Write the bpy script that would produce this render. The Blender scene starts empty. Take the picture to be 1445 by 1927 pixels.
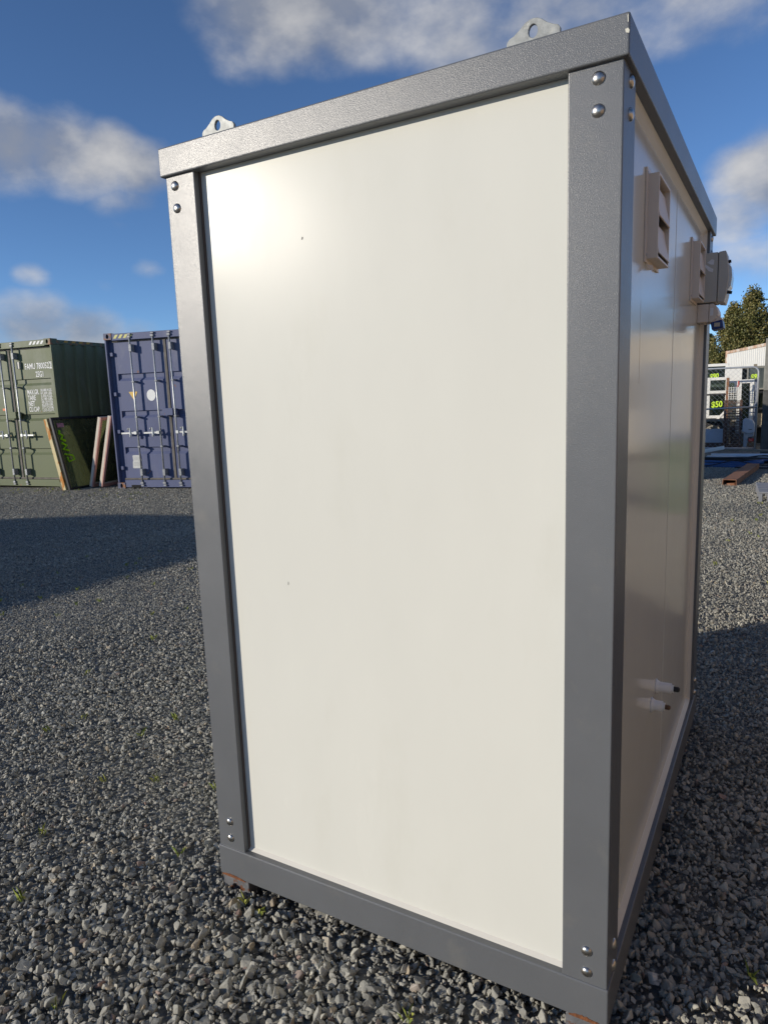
import bpy, math, random
import numpy as np
from mathutils import Vector, Matrix, noise as mnoise

random.seed(7)
rng = np.random.default_rng(11)
S = bpy.context.scene
COL = S.collection
R = math.radians

# ------------------------------------------------------------------ camera
cam_d = bpy.data.cameras.new('camera')
cam = bpy.data.objects.new('camera', cam_d)
COL.objects.link(cam)
cam_d.sensor_fit = 'VERTICAL'
cam_d.sensor_height = 36.0
cam_d.lens = 1305.9 / 1927.0 * 36.0
cam_d.clip_start = 0.02
cam_d.clip_end = 2000
_fw = Vector((-0.49327876, 0.85441553, -0.16324879))
_rt = Vector((0.86843366, 0.49449865, -0.03597301))
_up = Vector((-0.04999041, 0.15951546, 0.98592889))
cam.matrix_world = Matrix(((_rt.x, _up.x, -_fw.x, 0.29479), (_rt.y, _up.y, -_fw.y, -1.47769),
                           (_rt.z, _up.z, -_fw.z, 1.55275), (0, 0, 0, 1)))
S.camera = cam

# ------------------------------------------------------------------ sun and sky
SUN = Vector((-0.640, -0.738, 0.243)).normalized()
sun_d = bpy.data.lights.new('sun', 'SUN')
sun_d.energy = 3.9
sun_d.angle = R(0.53)
sun_d.color = (1.0, 0.915, 0.79)
sun = bpy.data.objects.new('sun', sun_d)
COL.objects.link(sun)
sun.rotation_euler = (-SUN).to_track_quat('-Z', 'Y').to_euler()

W = bpy.data.worlds.new('World')
S.world = W
W.use_nodes = True
nt = W.node_tree
nt.nodes.clear()


def nd(tree, kind, **kw):
    n = tree.nodes.new(kind)
    for k, v in kw.items():
        setattr(n, k, v)
    return n


def lk(tree, a, b):
    tree.links.new(a, b)


def mth(tree, op, a, b=None, clamp=False):
    n = nd(tree, 'ShaderNodeMath', operation=op)
    n.use_clamp = clamp
    for i, v in enumerate((a, b)):
        if v is None:
            continue
        if isinstance(v, (int, float)):
            n.inputs[i].default_value = v
        else:
            lk(tree, v, n.inputs[i])
    return n.outputs[0]


sky = nd(nt, 'ShaderNodeTexSky', sky_type='NISHITA')
sky.sun_disc = False
sky.sun_elevation = math.asin(SUN.z)
sky.sun_rotation = math.atan2(SUN.x, SUN.y)
sky.altitude = 0
sky.air_density = 0.62
sky.dust_density = 0.0
sky.ozone_density = 4.0
bg_sky = nd(nt, 'ShaderNodeBackground')
bg_sky.inputs['Strength'].default_value = 0.147
lk(nt, sky.outputs[0], bg_sky.inputs['Color'])
tc = nd(nt, 'ShaderNodeTexCoord')
nrm = nd(nt, 'ShaderNodeVectorMath', operation='NORMALIZE')
lk(nt, tc.outputs['Generated'], nrm.inputs[0])
DIR = nrm.outputs[0]


def sky_noise(offset, scale, detail=9.0):
    a = nd(nt, 'ShaderNodeVectorMath', operation='ADD')
    a.inputs[1].default_value = offset
    lk(nt, DIR, a.inputs[0])
    m = nd(nt, 'ShaderNodeVectorMath', operation='MULTIPLY')
    m.inputs[1].default_value = (1, 1, 1.55)
    lk(nt, a.outputs[0], m.inputs[0])
    n = nd(nt, 'ShaderNodeTexNoise')
    n.inputs['Scale'].default_value = scale
    n.inputs['Detail'].default_value = detail
    n.inputs['Roughness'].default_value = 0.53
    lk(nt, m.outputs[0], n.inputs['Vector'])
    return n.outputs['Fac']


# drifting fair-weather cumulus: each cloud has a centre (direction), a radius and a thickness
CLOUDS = [((-.530, .722, .447), .11, 1.), ((-.470, .766, .452), .10, 1.), ((-.410, .800, .445), .10, .74),
          ((-.350, .832, .440), .12, .72), ((-.275, .862, .435), .12, .72), ((-.20, .885, .445), .13, .72),
          ((-.111, .905, .455), .12, .70), ((-.02, .91, .46), .12, .70), ((-.45, .72, .53), .16, 1.), ((-.16, .84, .53), .15, .9), ((-.30, .80, .50), .13, .9),
          ((-.815, .505, .297), .09, 1.1), ((-.790, .540, .300), .08, 1.1), ((-.765, .572, .300), .075, 1.1), ((-.748, .594, .290), .07, 1.05), ((-.728, .618, .300), .058, 1.), ((-.70, .650, .287), .058, .95),
          ((-.735, .63, .250), .045, .74), ((-.712, .65, .255), .040, .72), ((-.735, .637, .225), .03, .6),
          ((-.052, .969, .243), .062, .98), ((-.015, .978, .235), .09, 1.), ((-.062, .985, .205), .062, .9), ((-.02, .985, .150), .10, .66), ((-.09, .99, .10), .06, .5),
          ((-.822, .560, .098), .07, .98), ((-.785, .610, .092), .06, .95), ((-.85, .52, .085), .07, .9), ((-.75, .655, .085), .05, .7),
          ((-.811, .561, .165), .028, .62), ((-.724, .668, .175), .030, .62), ((-.76, .63, .155), .02, .5),
          ((.35, .85, .30), .18, .95), ((.18, .95, .20), .12, .85), ((.62, .70, .33), .16, .95), ((.8, .3, .25), .2, .95),
          ((.5, -.6, .45), .22, .95), ((.9, -.2, .3), .17, .9), ((-.2, -.5, .8), .2, .85), ((.1, .3, .93), .16, .8),
          ((-.95, .1, .22), .16, .9), ((-.1, -.95, .25), .16, .85), ((.4, .2, .85), .2, .9), ((-.6, .1, .78), .18, .85)]
cov = None
for c, r, w in CLOUDS:
    sub = nd(nt, 'ShaderNodeVectorMath', operation='SUBTRACT')
    lk(nt, DIR, sub.inputs[0])
    sub.inputs[1].default_value = Vector(c).normalized()
    ml = nd(nt, 'ShaderNodeVectorMath', operation='MULTIPLY')
    ml.inputs[1].default_value = (1 / r, 1 / r, 1.5 / r)
    lk(nt, sub.outputs[0], ml.inputs[0])
    dt = nd(nt, 'ShaderNodeVectorMath', operation='DOT_PRODUCT')
    lk(nt, ml.outputs[0], dt.inputs[0])
    lk(nt, ml.outputs[0], dt.inputs[1])
    g = mth(nt, 'MULTIPLY', mth(nt, 'SUBTRACT', 1.0, mth(nt, 'MULTIPLY', dt.outputs['Value'], 0.5), clamp=True), w)
    cov = g if cov is None else mth(nt, 'MAXIMUM', cov, g)
n1 = sky_noise((0, 0, 0), 7.0)
n2 = sky_noise(tuple(SUN * 0.035 + Vector((0, 0, 0.03))), 7.0, 5.0)
val = mth(nt, 'ADD', mth(nt, 'MULTIPLY', mth(nt, 'SUBTRACT', n1, 0.5), 1.25), cov)
dens = nd(nt, 'ShaderNodeMapRange', interpolation_type='SMOOTHSTEP')
dens.inputs[1].default_value = 0.42
dens.inputs[2].default_value = 1.10
dens.inputs[4].default_value = 0.92
lk(nt, val, dens.inputs[0])
lit = mth(nt, 'ADD', mth(nt, 'MULTIPLY', mth(nt, 'SUBTRACT', n1, n2), 2.8), 0.36, clamp=True)
cr = nd(nt, 'ShaderNodeMix', data_type='RGBA')
cr.inputs[6].default_value = (.29, .315, .375, 1)
cr.inputs[7].default_value = (.68, .67, .66, 1)
lk(nt, lit, cr.inputs[0])
bg_cl = nd(nt, 'ShaderNodeBackground')
bg_cl.inputs['Strength'].default_value = 0.95
lk(nt, cr.outputs[2], bg_cl.inputs['Color'])
mixw = nd(nt, 'ShaderNodeMixShader')
lk(nt, dens.outputs[0], mixw.inputs[0])
lk(nt, bg_sky.outputs[0], mixw.inputs[1])
lk(nt, bg_cl.outputs[0], mixw.inputs[2])
ow = nd(nt, 'ShaderNodeOutputWorld')
lk(nt, mixw.outputs[0], ow.inputs['Surface'])

S.view_settings.view_transform = 'Standard'
S.view_settings.look = 'None'
S.view_settings.exposure = 0.0
S.view_settings.gamma = 1.0
S.view_settings.use_curve_mapping = False

# ------------------------------------------------------------------ materials
MATS = {}


def pm(name, col, rough=.5, metal=0., var=.12, vs=6., col2=None, c2s=4., c2t=.6, c2w=.08, bump=0., bs=80., bd=.002,
       rvar=0., spec=.5, coat=0., stretch=None, c3=None):
    """procedural principled material: base colour with noise variation, an optional second colour in blotches, fine relief"""
    if name in MATS:
        return MATS[name]
    m = bpy.data.materials.new(name)
    m.use_nodes = True
    t = m.node_tree
    b = t.nodes['Principled BSDF']
    b.inputs['Roughness'].default_value = rough
    b.inputs['Metallic'].default_value = metal
    b.inputs['Specular IOR Level'].default_value = spec
    b.inputs['Coat Weight'].default_value = coat
    tcn = nd(t, 'ShaderNodeNewGeometry')
    pos = tcn.outputs['Position']
    if stretch:
        mp = nd(t, 'ShaderNodeVectorMath', operation='MULTIPLY')
        mp.inputs[1].default_value = stretch
        lk(t, pos, mp.inputs[0])
        posv = mp.outputs[0]
    else:
        posv = pos
    nz = nd(t, 'ShaderNodeTexNoise')
    nz.inputs['Scale'].default_value = vs
    nz.inputs['Detail'].default_value = 6
    nz.inputs['Roughness'].default_value = .6
    lk(t, posv, nz.inputs['Vector'])
    mx = nd(t, 'ShaderNodeMix', data_type='RGBA')
    mx.inputs[6].default_value = (*[c * (1 - var) for c in col], 1)
    mx.inputs[7].default_value = (*[min(1, c * (1 + var)) for c in col], 1)
    mr = nd(t, 'ShaderNodeMapRange')
    mr.inputs[1].default_value = .3
    mr.inputs[2].default_value = .7
    lk(t, nz.outputs['Fac'], mr.inputs[0])
    lk(t, mr.outputs[0], mx.inputs[0])
    out = mx.outputs[2]
    for (cc, sc, th, wd) in ([(col2, c2s, c2t, c2w)] if col2 else []) + ([c3] if c3 else []):
        n2_ = nd(t, 'ShaderNodeTexNoise')
        n2_.inputs['Scale'].default_value = sc
        n2_.inputs['Detail'].default_value = 8
        n2_.inputs['Roughness'].default_value = .65
        lk(t, posv, n2_.inputs['Vector'])
        m2 = nd(t, 'ShaderNodeMapRange')
        m2.inputs[1].default_value = th
        m2.inputs[2].default_value = th + wd
        lk(t, n2_.outputs['Fac'], m2.inputs[0])
        x2 = nd(t, 'ShaderNodeMix', data_type='RGBA')
        x2.inputs[7].default_value = (*cc, 1)
        lk(t, out, x2.inputs[6])
        lk(t, m2.outputs[0], x2.inputs[0])
        out = x2.outputs[2]
    lk(t, out, b.inputs['Base Color'])
    if rvar:
        rr = nd(t, 'ShaderNodeMapRange')
        rr.inputs[1].default_value = .3
        rr.inputs[2].default_value = .7
        rr.inputs[3].default_value = max(0, rough - rvar)
        rr.inputs[4].default_value = min(1, rough + rvar)
        lk(t, nz.outputs['Fac'], rr.inputs[0])
        lk(t, rr.outputs[0], b.inputs['Roughness'])
    if bump:
        nb = nd(t, 'ShaderNodeTexNoise')
        nb.inputs['Scale'].default_value = bs
        nb.inputs['Detail'].default_value = 2.5
        lk(t, posv, nb.inputs['Vector'])
        bp = nd(t, 'ShaderNodeBump')
        bp.inputs['Strength'].default_value = bump
        bp.inputs['Distance'].default_value = bd
        lk(t, nb.outputs['Fac'], bp.inputs['Height'])
        lk(t, bp.outputs[0], b.inputs['Normal'])
    MATS[name] = m
    return m


M_frame = pm('grey_frame_paint', (.126, .131, .137), rough=.34, var=.06, vs=3, bump=.5, bs=560, bd=.0010, rvar=.04, spec=.62,
             col2=(.155, .155, .15), c2s=7, c2t=.56, c2w=.16)
M_panel = pm('cream_laminate_panel', (.680, .672, .605), rough=.25, var=.018, vs=2.0, rvar=.03, spec=.06, stretch=(2, 2, .8), col2=(.645, .635, .56), c2s=2.3, c2t=.55, c2w=.3, bump=.02, bs=260, bd=.001)
M_side = pm('glossy_cream_laminate', (.66, .64, .56), rough=.145, var=.02, vs=1.7, rvar=.03, spec=.30, bump=.02, bs=4, bd=.01)
M_panel_trim = pm('cream_trim', (.66, .63, .56), rough=.4, var=.03)
M_plastic_vent = pm('beige_vent_plastic', (.70, .61, .52), rough=.45, var=.03)
M_grey_plastic = pm('grey_enclosure_plastic', (.50, .475, .415), rough=.4, var=.03)
M_white_plastic = pm('white_plastic', (.78, .76, .72), rough=.4, var=.04)
M_label = pm('white_label', (.75, .76, .78), rough=.5, var=.1, vs=60)
M_blueflap = pm('blue_plastic', (.012, .03, .17), rough=.35, var=.05)
M_black = pm('black_rubber', (.018, .017, .017), rough=.6, var=.2, vs=20)
M_steel = pm('stainless_bolt', (.52, .49, .45), rough=.31, metal=1., var=.18, vs=140)
M_galv = pm('galvanised_steel', (.42, .44, .45), rough=.42, metal=.75, var=.25, vs=45)
M_lug = pm('galvanised_lug', (.30, .31, .30), rough=.5, metal=.2, spec=.3, var=.3, vs=55, col2=(.30, .12, .04), c2s=26, c2t=.62, c2w=.05,
           c3=((.42, .42, .38), 40, .58, .06))
M_rustfoot = pm('rusting_foot_plate', (.15, .15, .155), rough=.6, metal=.2, var=.25, vs=30, col2=(.15, .052, .018), c2s=24, c2t=.56, c2w=.05, bump=.4, bs=200)
M_rust = pm('rust_flakes', (.17, .062, .022), rough=.9, var=.5, vs=120, bump=.8, bs=250, bd=.003)
M_chip = pm('bare_chip', (.62, .60, .50), rough=.5, var=.1)
M_scuff = pm('scuff', (.16, .15, .13), rough=.7)
M_clear = pm('clear_cover', (.62, .63, .60), rough=.12, var=.05)


# ------------------------------------------------------------------ mesh helpers
class MB:
    def __init__(s):
        s.v = []
        s.f = []

    def add(s, vs, fs):
        o = len(s.v)
        s.v += [tuple(p) for p in vs]
        s.f += [tuple(i + o for i in f) for f in fs]
        return s

    def box(s, x0, x1, y0, y1, z0, z1):
        return s.add([(x0, y0, z0), (x1, y0, z0), (x1, y1, z0), (x0, y1, z0), (x0, y0, z1), (x1, y0, z1), (x1, y1, z1), (x0, y1, z1)],
                     [(3, 2, 1, 0), (4, 5, 6, 7), (0, 1, 5, 4), (1, 2, 6, 5), (2, 3, 7, 6), (3, 0, 4, 7)])

    def obox(s, c, ax, ay, az):
        c, ax, ay, az = map(Vector, (c, ax, ay, az))
        vs = [c + sx * ax + sy * ay + sz * az for sz in (-1, 1) for sx, sy in ((-1, -1), (1, -1), (1, 1), (-1, 1))]
        return s.add(vs, [(3, 2, 1, 0), (4, 5, 6, 7), (0, 1, 5, 4), (1, 2, 6, 5), (2, 3, 7, 6), (3, 0, 4, 7)])

    def bar(s, a, b, w, h, up=(0, 0, 1)):
        a, b = Vector(a), Vector(b)
        d = (b - a)
        l = d.length
        d.normalize()
        u = Vector(up)
        sd = d.cross(u)
        if sd.length < 1e-4:
            sd = d.cross(Vector((0, 1, 0)))
        sd.normalize()
        u = sd.cross(d)
        return s.obox((a + b) / 2, d * l / 2, sd * w / 2, u * h / 2)

    def prism(s, poly, fn, d):
        """poly: 2d points, fn(u,v)->3d, d: extrusion vector"""
        n = len(poly)
        d = Vector(d)
        a = [Vector(fn(*p)) for p in poly]
        return s.add(a + [p + d for p in a], [tuple(range(n))[::-1], tuple(range(n, 2 * n))] + [(i, (i + 1) % n, n + (i + 1) % n, n + i) for i in range(n)])

    def ringplate(s, outer, inner, fn, d):
        n = len(outer)
        d = Vector(d)
        o = [Vector(fn(*p)) for p in outer]
        i_ = [Vector(fn(*p)) for p in inner]
        vs = o + i_ + [p + d for p in o] + [p + d for p in i_]
        fs = []
        for k in range(n):
            j = (k + 1) % n
            fs += [(k, n + k, n + j, j), (2 * n + k, 2 * n + j, 3 * n + j, 3 * n + k), (k, j, 2 * n + j, 2 * n + k), (n + k, 3 * n + k, 3 * n + j, n + j)]
        return s.add(vs, fs)

    def tube(s, pts, r, n=8, caps=True):
        pts = [Vector(p) for p in pts]
        rs = r if isinstance(r, (list, tuple)) else [r] * len(pts)
        rings = []
        u = None
        for i, p in enumerate(pts):
            d = (pts[min(i + 1, len(pts) - 1)] - pts[max(i - 1, 0)])
            if d.length < 1e-9:
                d = pts[i] - pts[i - 2]
            d.normalize()
            if u is None:
                u = d.orthogonal().normalized()
            else:
                u = (u - d * u.dot(d))
                u = d.orthogonal().normalized() if u.length < 1e-5 else u.normalized()
            w = d.cross(u)
            rings.append([p + (u * math.cos(a) + w * math.sin(a)) * rs[i] for a in [2 * math.pi * k / n for k in range(n)]])
        vs = [q for rg in rings for q in rg]
        fs = []
        for i in range(len(pts) - 1):
            for k in range(n):
                j = (k + 1) % n
                fs.append((i * n + k, i * n + j, (i + 1) * n + j, (i + 1) * n + k))
        if caps:
            fs += [tuple(range(n))[::-1], tuple((len(pts) - 1) * n + k for k in range(n))]
        return s.add(vs, fs)

    def build(s, name, mat, parent=None, bevel=0., segs=2, smooth=False):
        me = bpy.data.meshes.new(name)
        me.from_pydata(s.v, [], s.f)
        me.update()
        me.materials.append(mat)
        o = bpy.data.objects.new(name, me)
        COL.objects.link(o)
        if smooth:
            for p in me.polygons:
                p.use_smooth = True
        if bevel:
            bm_ = o.modifiers.new('bevel', 'BEVEL')
            bm_.width = bevel
            bm_.segments = segs
            bm_.limit_method = 'ANGLE'
            bm_.harden_normals = False
        if parent:
            o.parent = parent
        return o


def tag(o, label=None, cat=None, group=None, kind=None):
    for k, v in (('label', label), ('category', cat), ('group', group), ('kind', kind)):
        if v:
            o[k] = v
    return o


def empty(name, loc, rz=0., label=None, cat=None, group=None):
    o = bpy.data.objects.new(name, None)
    o.empty_display_size = .1
    COL.objects.link(o)
    o.location = loc
    o.rotation_euler = (0, 0, rz)
    return tag(o, label, cat, group)


def dome(c, nrm_, r, h, mb=None, n=14, rings=4):
    """low dome bolt head on a surface"""
    mb = mb or MB()
    c, z = Vector(c), Vector(nrm_)
    x = z.orthogonal().normalized()
    y = z.cross(x)
    vs, fs = [], []
    for i in range(rings):
        a = i / rings * math.pi / 2
        for k in range(n):
            t_ = 2 * math.pi * k / n
            vs.append(c + (x * math.cos(t_) + y * math.sin(t_)) * r * math.cos(a) + z * h * math.sin(a))
    vs.append(c + z * h)
    for i in range(rings - 1):
        for k in range(n):
            j = (k + 1) % n
            fs.append((i * n + k, i * n + j, (i + 1) * n + j, (i + 1) * n + k))
    for k in range(n):
        fs.append(((rings - 1) * n + k, (rings - 1) * n + (k + 1) % n, rings * n))
    return mb.add(vs, fs)


def text_mesh(body, size, mat, origin, ux, uz, parent, name, sx=1., align='LEFT', bold=.0, width=None):
    cu = bpy.data.curves.new('txt', 'FONT')
    cu.body = body
    cu.size = size
    cu.align_x = align
    cu.extrude = .0012
    cu.offset = bold
    cu.resolution_u = 3
    o = bpy.data.objects.new('txt', cu)
    COL.objects.link(o)
    dg = bpy.context.evaluated_depsgraph_get()
    me = bpy.data.meshes.new_from_object(o.evaluated_get(dg))
    bpy.data.objects.remove(o)
    bpy.data.curves.remove(cu)
    if width:
        xs = [v.co.x for v in me.vertices]
        sx = width / max(1e-6, max(xs) - min(xs))
    ux, uz, og = Vector(ux), Vector(uz), Vector(origin)
    nn = ux.cross(uz)
    for v in me.vertices:
        p = v.co.copy()
        v.co = og + ux * p.x * sx + uz * p.y + nn * p.z
    me.materials.clear()
    me.materials.append(mat)
    me.name = name
    ob = bpy.data.objects.new(name, me)
    COL.objects.link(ob)
    ob.parent = parent
    return ob


# ------------------------------------------------------------------ ground
def ground_mat():
    m = bpy.data.materials.new('crushed_rock_ground')
    m.use_nodes = True
    t = m.node_tree
    b = t.nodes['Principled BSDF']
    b.inputs['Roughness'].default_value = .9
    g = nd(t, 'ShaderNodeNewGeometry')
    v = nd(t, 'ShaderNodeTexVoronoi')
    v.inputs['Scale'].default_value = 42
    lk(t, g.outputs['Position'], v.inputs['Vector'])
    ra = nd(t, 'ShaderNodeValToRGB')
    e = ra.color_ramp.elements
    e[0].color = (.10, .098, .088, 1)
    e[1].color = (.29, .28, .245, 1)
    sp = nd(t, 'ShaderNodeSeparateColor')
    lk(t, v.outputs['Color'], sp.inputs[0])
    lk(t, sp.outputs[0], ra.inputs[0])
    lk(t, ra.outputs[0], b.inputs['Base Color'])
    bp = nd(t, 'ShaderNodeBump')
    bp.inputs['Strength'].default_value = 1.
    bp.inputs['Distance'].default_value = .02
    bp.invert = True
    lk(t, v.outputs['Distance'], bp.inputs['Height'])
    lk(t, bp.outputs[0], b.inputs['Normal'])
    return m


gmb = MB()
gmb.add([(-300, -300, -.012), (300, -300, -.012), (300, 300, -.012), (-300, 300, -.012)], [(0, 1, 2, 3)])
tag(gmb.build('ground', ground_mat()), kind='structure')


# ------------------------------------------------------------------ portable cabin
Wd, Dp, zs, zb, zrb, zt = 1.2105, 1.867, .1556, .0548, 2.167, 2.2406
cab = empty('portable_cabin', (0, 0, 0), 0, 'tall white panelled portable cabin with grey steel frame standing on the gravel', 'cabin')


def rect_ring(x0, x1, y0, y1, z0, z1, t):
    o_ = [(x0, y0), (x1, y0), (x1, y1), (x0, y1)]
    i_ = [(x0 + t, y0 + t), (x1 - t, y0 + t), (x1 - t, y1 - t), (x0 + t, y1 - t)]
    return MB().ringplate(o_, i_, lambda u, v: (u, v, z0), (0, 0, z1 - z0))


rect_ring(-Wd - .004, .004, -.004, Dp + .004, zb, zs, .07).build('bottom_rail', M_frame, cab, .004, 3)
rect_ring(-Wd - .011, .011, -.011, Dp + .011, zrb, zt, .08).build('top_rail', M_frame, cab, .004, 3)
MB().box(-Wd + .05, -.05, .05, Dp - .05, zt - .03, zt - .012).build('roof', M_frame, cab)
MB().box(-Wd + .05, -.05, .05, Dp - .05, zb + .01, zs - .01).build('floor_tray', M_frame, cab)


def post(sx, sy, wa, wb):
    # L-section corner post; sx, sy point from the corner into the cabin
    x, y = (0 if sx < 0 else -Wd), (0 if sy > 0 else Dp)
    pl = [(0, 0), (wa, 0), (wa, .031), (.031, .031), (.031, wb), (0, wb)]
    pl = [(x + sx * a, y + sy * b) for a, b in pl]
    if sx * sy > 0:
        pass
    else:
        pl = pl[::-1]
    return MB().prism(pl, lambda u, v: (u, v, zs - .012), (0, 0, zrb - zs + .024))


post(-1, 1, .1065, .118).build('corner_post', M_frame, cab, .003, 3)
post(1, 1, .1041, .118).build('corner_post', M_frame, cab, .003, 3)
post(-1, -1, .1065, .118).build('corner_post', M_frame, cab, .003, 3)
post(1, -1, .1041, .118).build('corner_post', M_frame, cab, .003, 3)
rc = .025
MB().box(-Wd + .07, -.07, rc, rc + .04, zs - .02, zrb + .02).build('wall_panel', M_panel, cab)
MB().box(-Wd + .07, -.07, Dp - rc - .04, Dp - rc, zs - .02, zrb + .02).build('wall_panel', M_panel, cab)
MB().box(-rc - .04, -rc, .08, .955, zs - .02, zrb + .02).build('wall_panel', M_side, cab, .0015, 2)
MB().box(-rc - .04, -rc, .963, Dp - .08, zs - .02, zrb + .02).build('wall_panel', M_side, cab, .0015, 2)
MB().box(-Wd + rc, -Wd + rc + .04, .08, Dp - .08, zs - .02, zrb + .02).build('wall_panel', M_panel, cab)
MB().box(-rc - .02, -rc + .0008, .953, .965, zs - .01, zrb + .01).build('joint_strip', M_side, cab)


def wedge_x(y0, y1, z, dz, d=.016):      # cove trim along y on the side wall
    return MB().prism([(-rc - .002, z), (-rc + d, z), (-rc - .002, z + dz)], lambda u, v: (u, y0, v), (0, y1 - y0, 0))


wedge_x(.11, Dp - .11, zs - .002, .022).build('cove_trim', M_panel_trim, cab, .002, 2)
wedge_x(.11, Dp - .11, zrb + .002, -.024).build('cove_trim', M_panel_trim, cab, .002, 2)
for yy, dy in ((Dp - .118, -.02), (.118, .012)):
    MB().prism([(-rc - .002, yy), (-rc + .014, yy), (-rc - .002, yy + dy)], lambda u, v: (u, v, zs), (0, 0, zrb - zs)).build('cove_trim', M_panel_trim, cab)
MB().prism([(rc + .002, zs - .002), (rc - .012, zs - .002), (rc + .002, zs + .011)], lambda u, v: (-Wd + .1, u, v), (Wd - .2, 0, 0)).build('cove_trim', M_panel_trim, cab)
MB().box(-Wd + .1041, -Wd + .1063, .017, rc + .004, zs, zrb).build('edge_shade_strip', pm('shade_brown', (.10, .08, .07), rough=.6), cab)  # thin brown strip paints the shaded inner side of the left post

for x, z in ((-.048, 2.143), (-.048, 2.085), (-1.178, 2.141), (-1.176, 2.083), (-.0485, .240), (-.048, .184), (-1.161, .247), (-1.162, .190)):
    dome((x, 0, z), (0, -1, 0), .0132, .0075).build('dome_bolt', M_steel, cab, smooth=True)
for y, z in ((.066, 2.148), (.066, 2.088), (.066, .228), (.066, .170), (1.805, 2.146), (1.805, 2.088), (1.805, .228), (1.805, .170)):
    dome((0, y, z), (1, 0, 0), .0132, .0075).build('dome_bolt', M_steel, cab, smooth=True)


def lug(cx):
    prof = [(-.055, 0), (-.055, .016), (-.050, .022), (-.041, .025), (-.028, .034), (-.017, .043), (-.008, .047), (0, .048), (.008, .047), (.017, .043),
            (.028, .034), (.041, .027), (.050, .024), (.055, .018), (.055, .008), (.055, 0), (.02, 0), (0, 0), (-.02, 0), (-.04, 0)]
    hc = (0, .025)
    inner = []
    for (u, v) in prof:
        a = math.atan2(v - hc[1], u - hc[0])
        inner.append((.0095 * math.cos(a), hc[1] + .0125 * math.sin(a)))
    MB().ringplate(prof, inner, lambda u, v: (cx + u, .004, zt - .004 + v * 1.02), (0, .008, 0)).build('lifting_lug', M_lug, cab, .001, 1)


lug(-.178)
lug(-1.0155)


def foot(x0, x1, y0, y1):
    """bent steel foot plate with a tie-down slot, under a bottom corner"""
    n = 20
    cx, hw = (x0 + x1) / 2, (x1 - x0) / 2
    prof, inner = [], []
    for k in range(n):
        a = 2 * math.pi * k / n + .01
        ca, sa = math.cos(a), math.sin(a)
        q = 1 / max(abs(ca), abs(sa))
        prof.append((cx + hw * ca * q, .02 + .036 * sa * q))
        inner.append((cx + .016 * ca, .016 + .011 * sa))
    MB().ringplate(prof, inner, lambda u, v: (u, y0, v), (0, .008, 0)).build('foot_plate', M_rustfoot, cab, .001, 1)
    MB().box(x0 + .002, x1 - .002, y0 + .01, y1, -.015, .052).build('foot_block', M_rustfoot, cab, .002, 1)


foot(-Wd, -Wd + .105, .004, .09)
foot(-.098, -.004, .004, .09)
MB().box(-.1, -.005, Dp - .09, Dp - .004, -.015, .053).build('foot_block', M_rustfoot, cab, .002, 1)
MB().box(-Wd, -Wd + .1, Dp - .09, Dp - .004, -.015, .053).build('foot_block', M_rustfoot, cab, .002, 1)


def rust_patch(x0, x1, z_, h):
    # ragged rust scab along the lower edge of the rail
    n = 16
    top = [(x0 + (x1 - x0) * i / n, z_ + h * (math.sin(math.pi * min(1, i / n * 1.02)) ** .6) * random.uniform(.65, 1.) if 0 < i < n else z_ + .001) for i in range(n + 1)]
    poly = [(x0, z_ - .0015)] + top + [(x1, z_ - .0015)]
    return MB().prism(poly[::-1], lambda u, v: (u, -.0052, v), (0, .004, 0))


rust_patch(-Wd + .004, -Wd + .1, zb, .011).build('rust_patch', M_rust, cab)
rust_patch(-.088, -.004, zb, .011).build('rust_patch', M_rust, cab)
MB().prism([(0, 0), (.006, .002), (.008, .008), (.002, .009), (-.001, .005)], lambda u, v: (.0095 - u * .9, -.0114, 2.203 + v), (0, .0008, 0)).build('paint_chip', M_chip, cab)
MB().prism([(0, 0), (.002, 0), (.003, .012), (.001, .014)], lambda u, v: (.0085 - u * .8, -.0114, 2.222 + v), (0, .0008, 0)).build('paint_chip', M_chip, cab)
for (x, z, a, b) in ((-.781, 1.955, .0026, .0036), (-.891, 1.046, .0012, .005)):
    MB().prism([(-a, -b), (a * .4, -b * .8), (a, b * .6), (-a * .3, b)], lambda u, v: (x + u, rc - .0006, z + v), (0, .0008, 0)).build('scuff_mark', M_scuff, cab)
# hairline crack in the side wall
cp_, zz = [], 1.765
for i in range(12):
    cp_.append((-rc + .0004, .374 + random.uniform(-.0012, .0012), 1.765 - i * .0185))
MB().prism([(y_ - .0007, z_) for _, y_, z_ in cp_] + [(y_ + .0007, z_) for _, y_, z_ in cp_[::-1]], lambda u, v: (-rc - .0002, u, v), (.0004, 0, 0)).build('hairline_crack', pm('crack_brown', (.40, .27, .17), rough=.6), cab)


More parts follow.
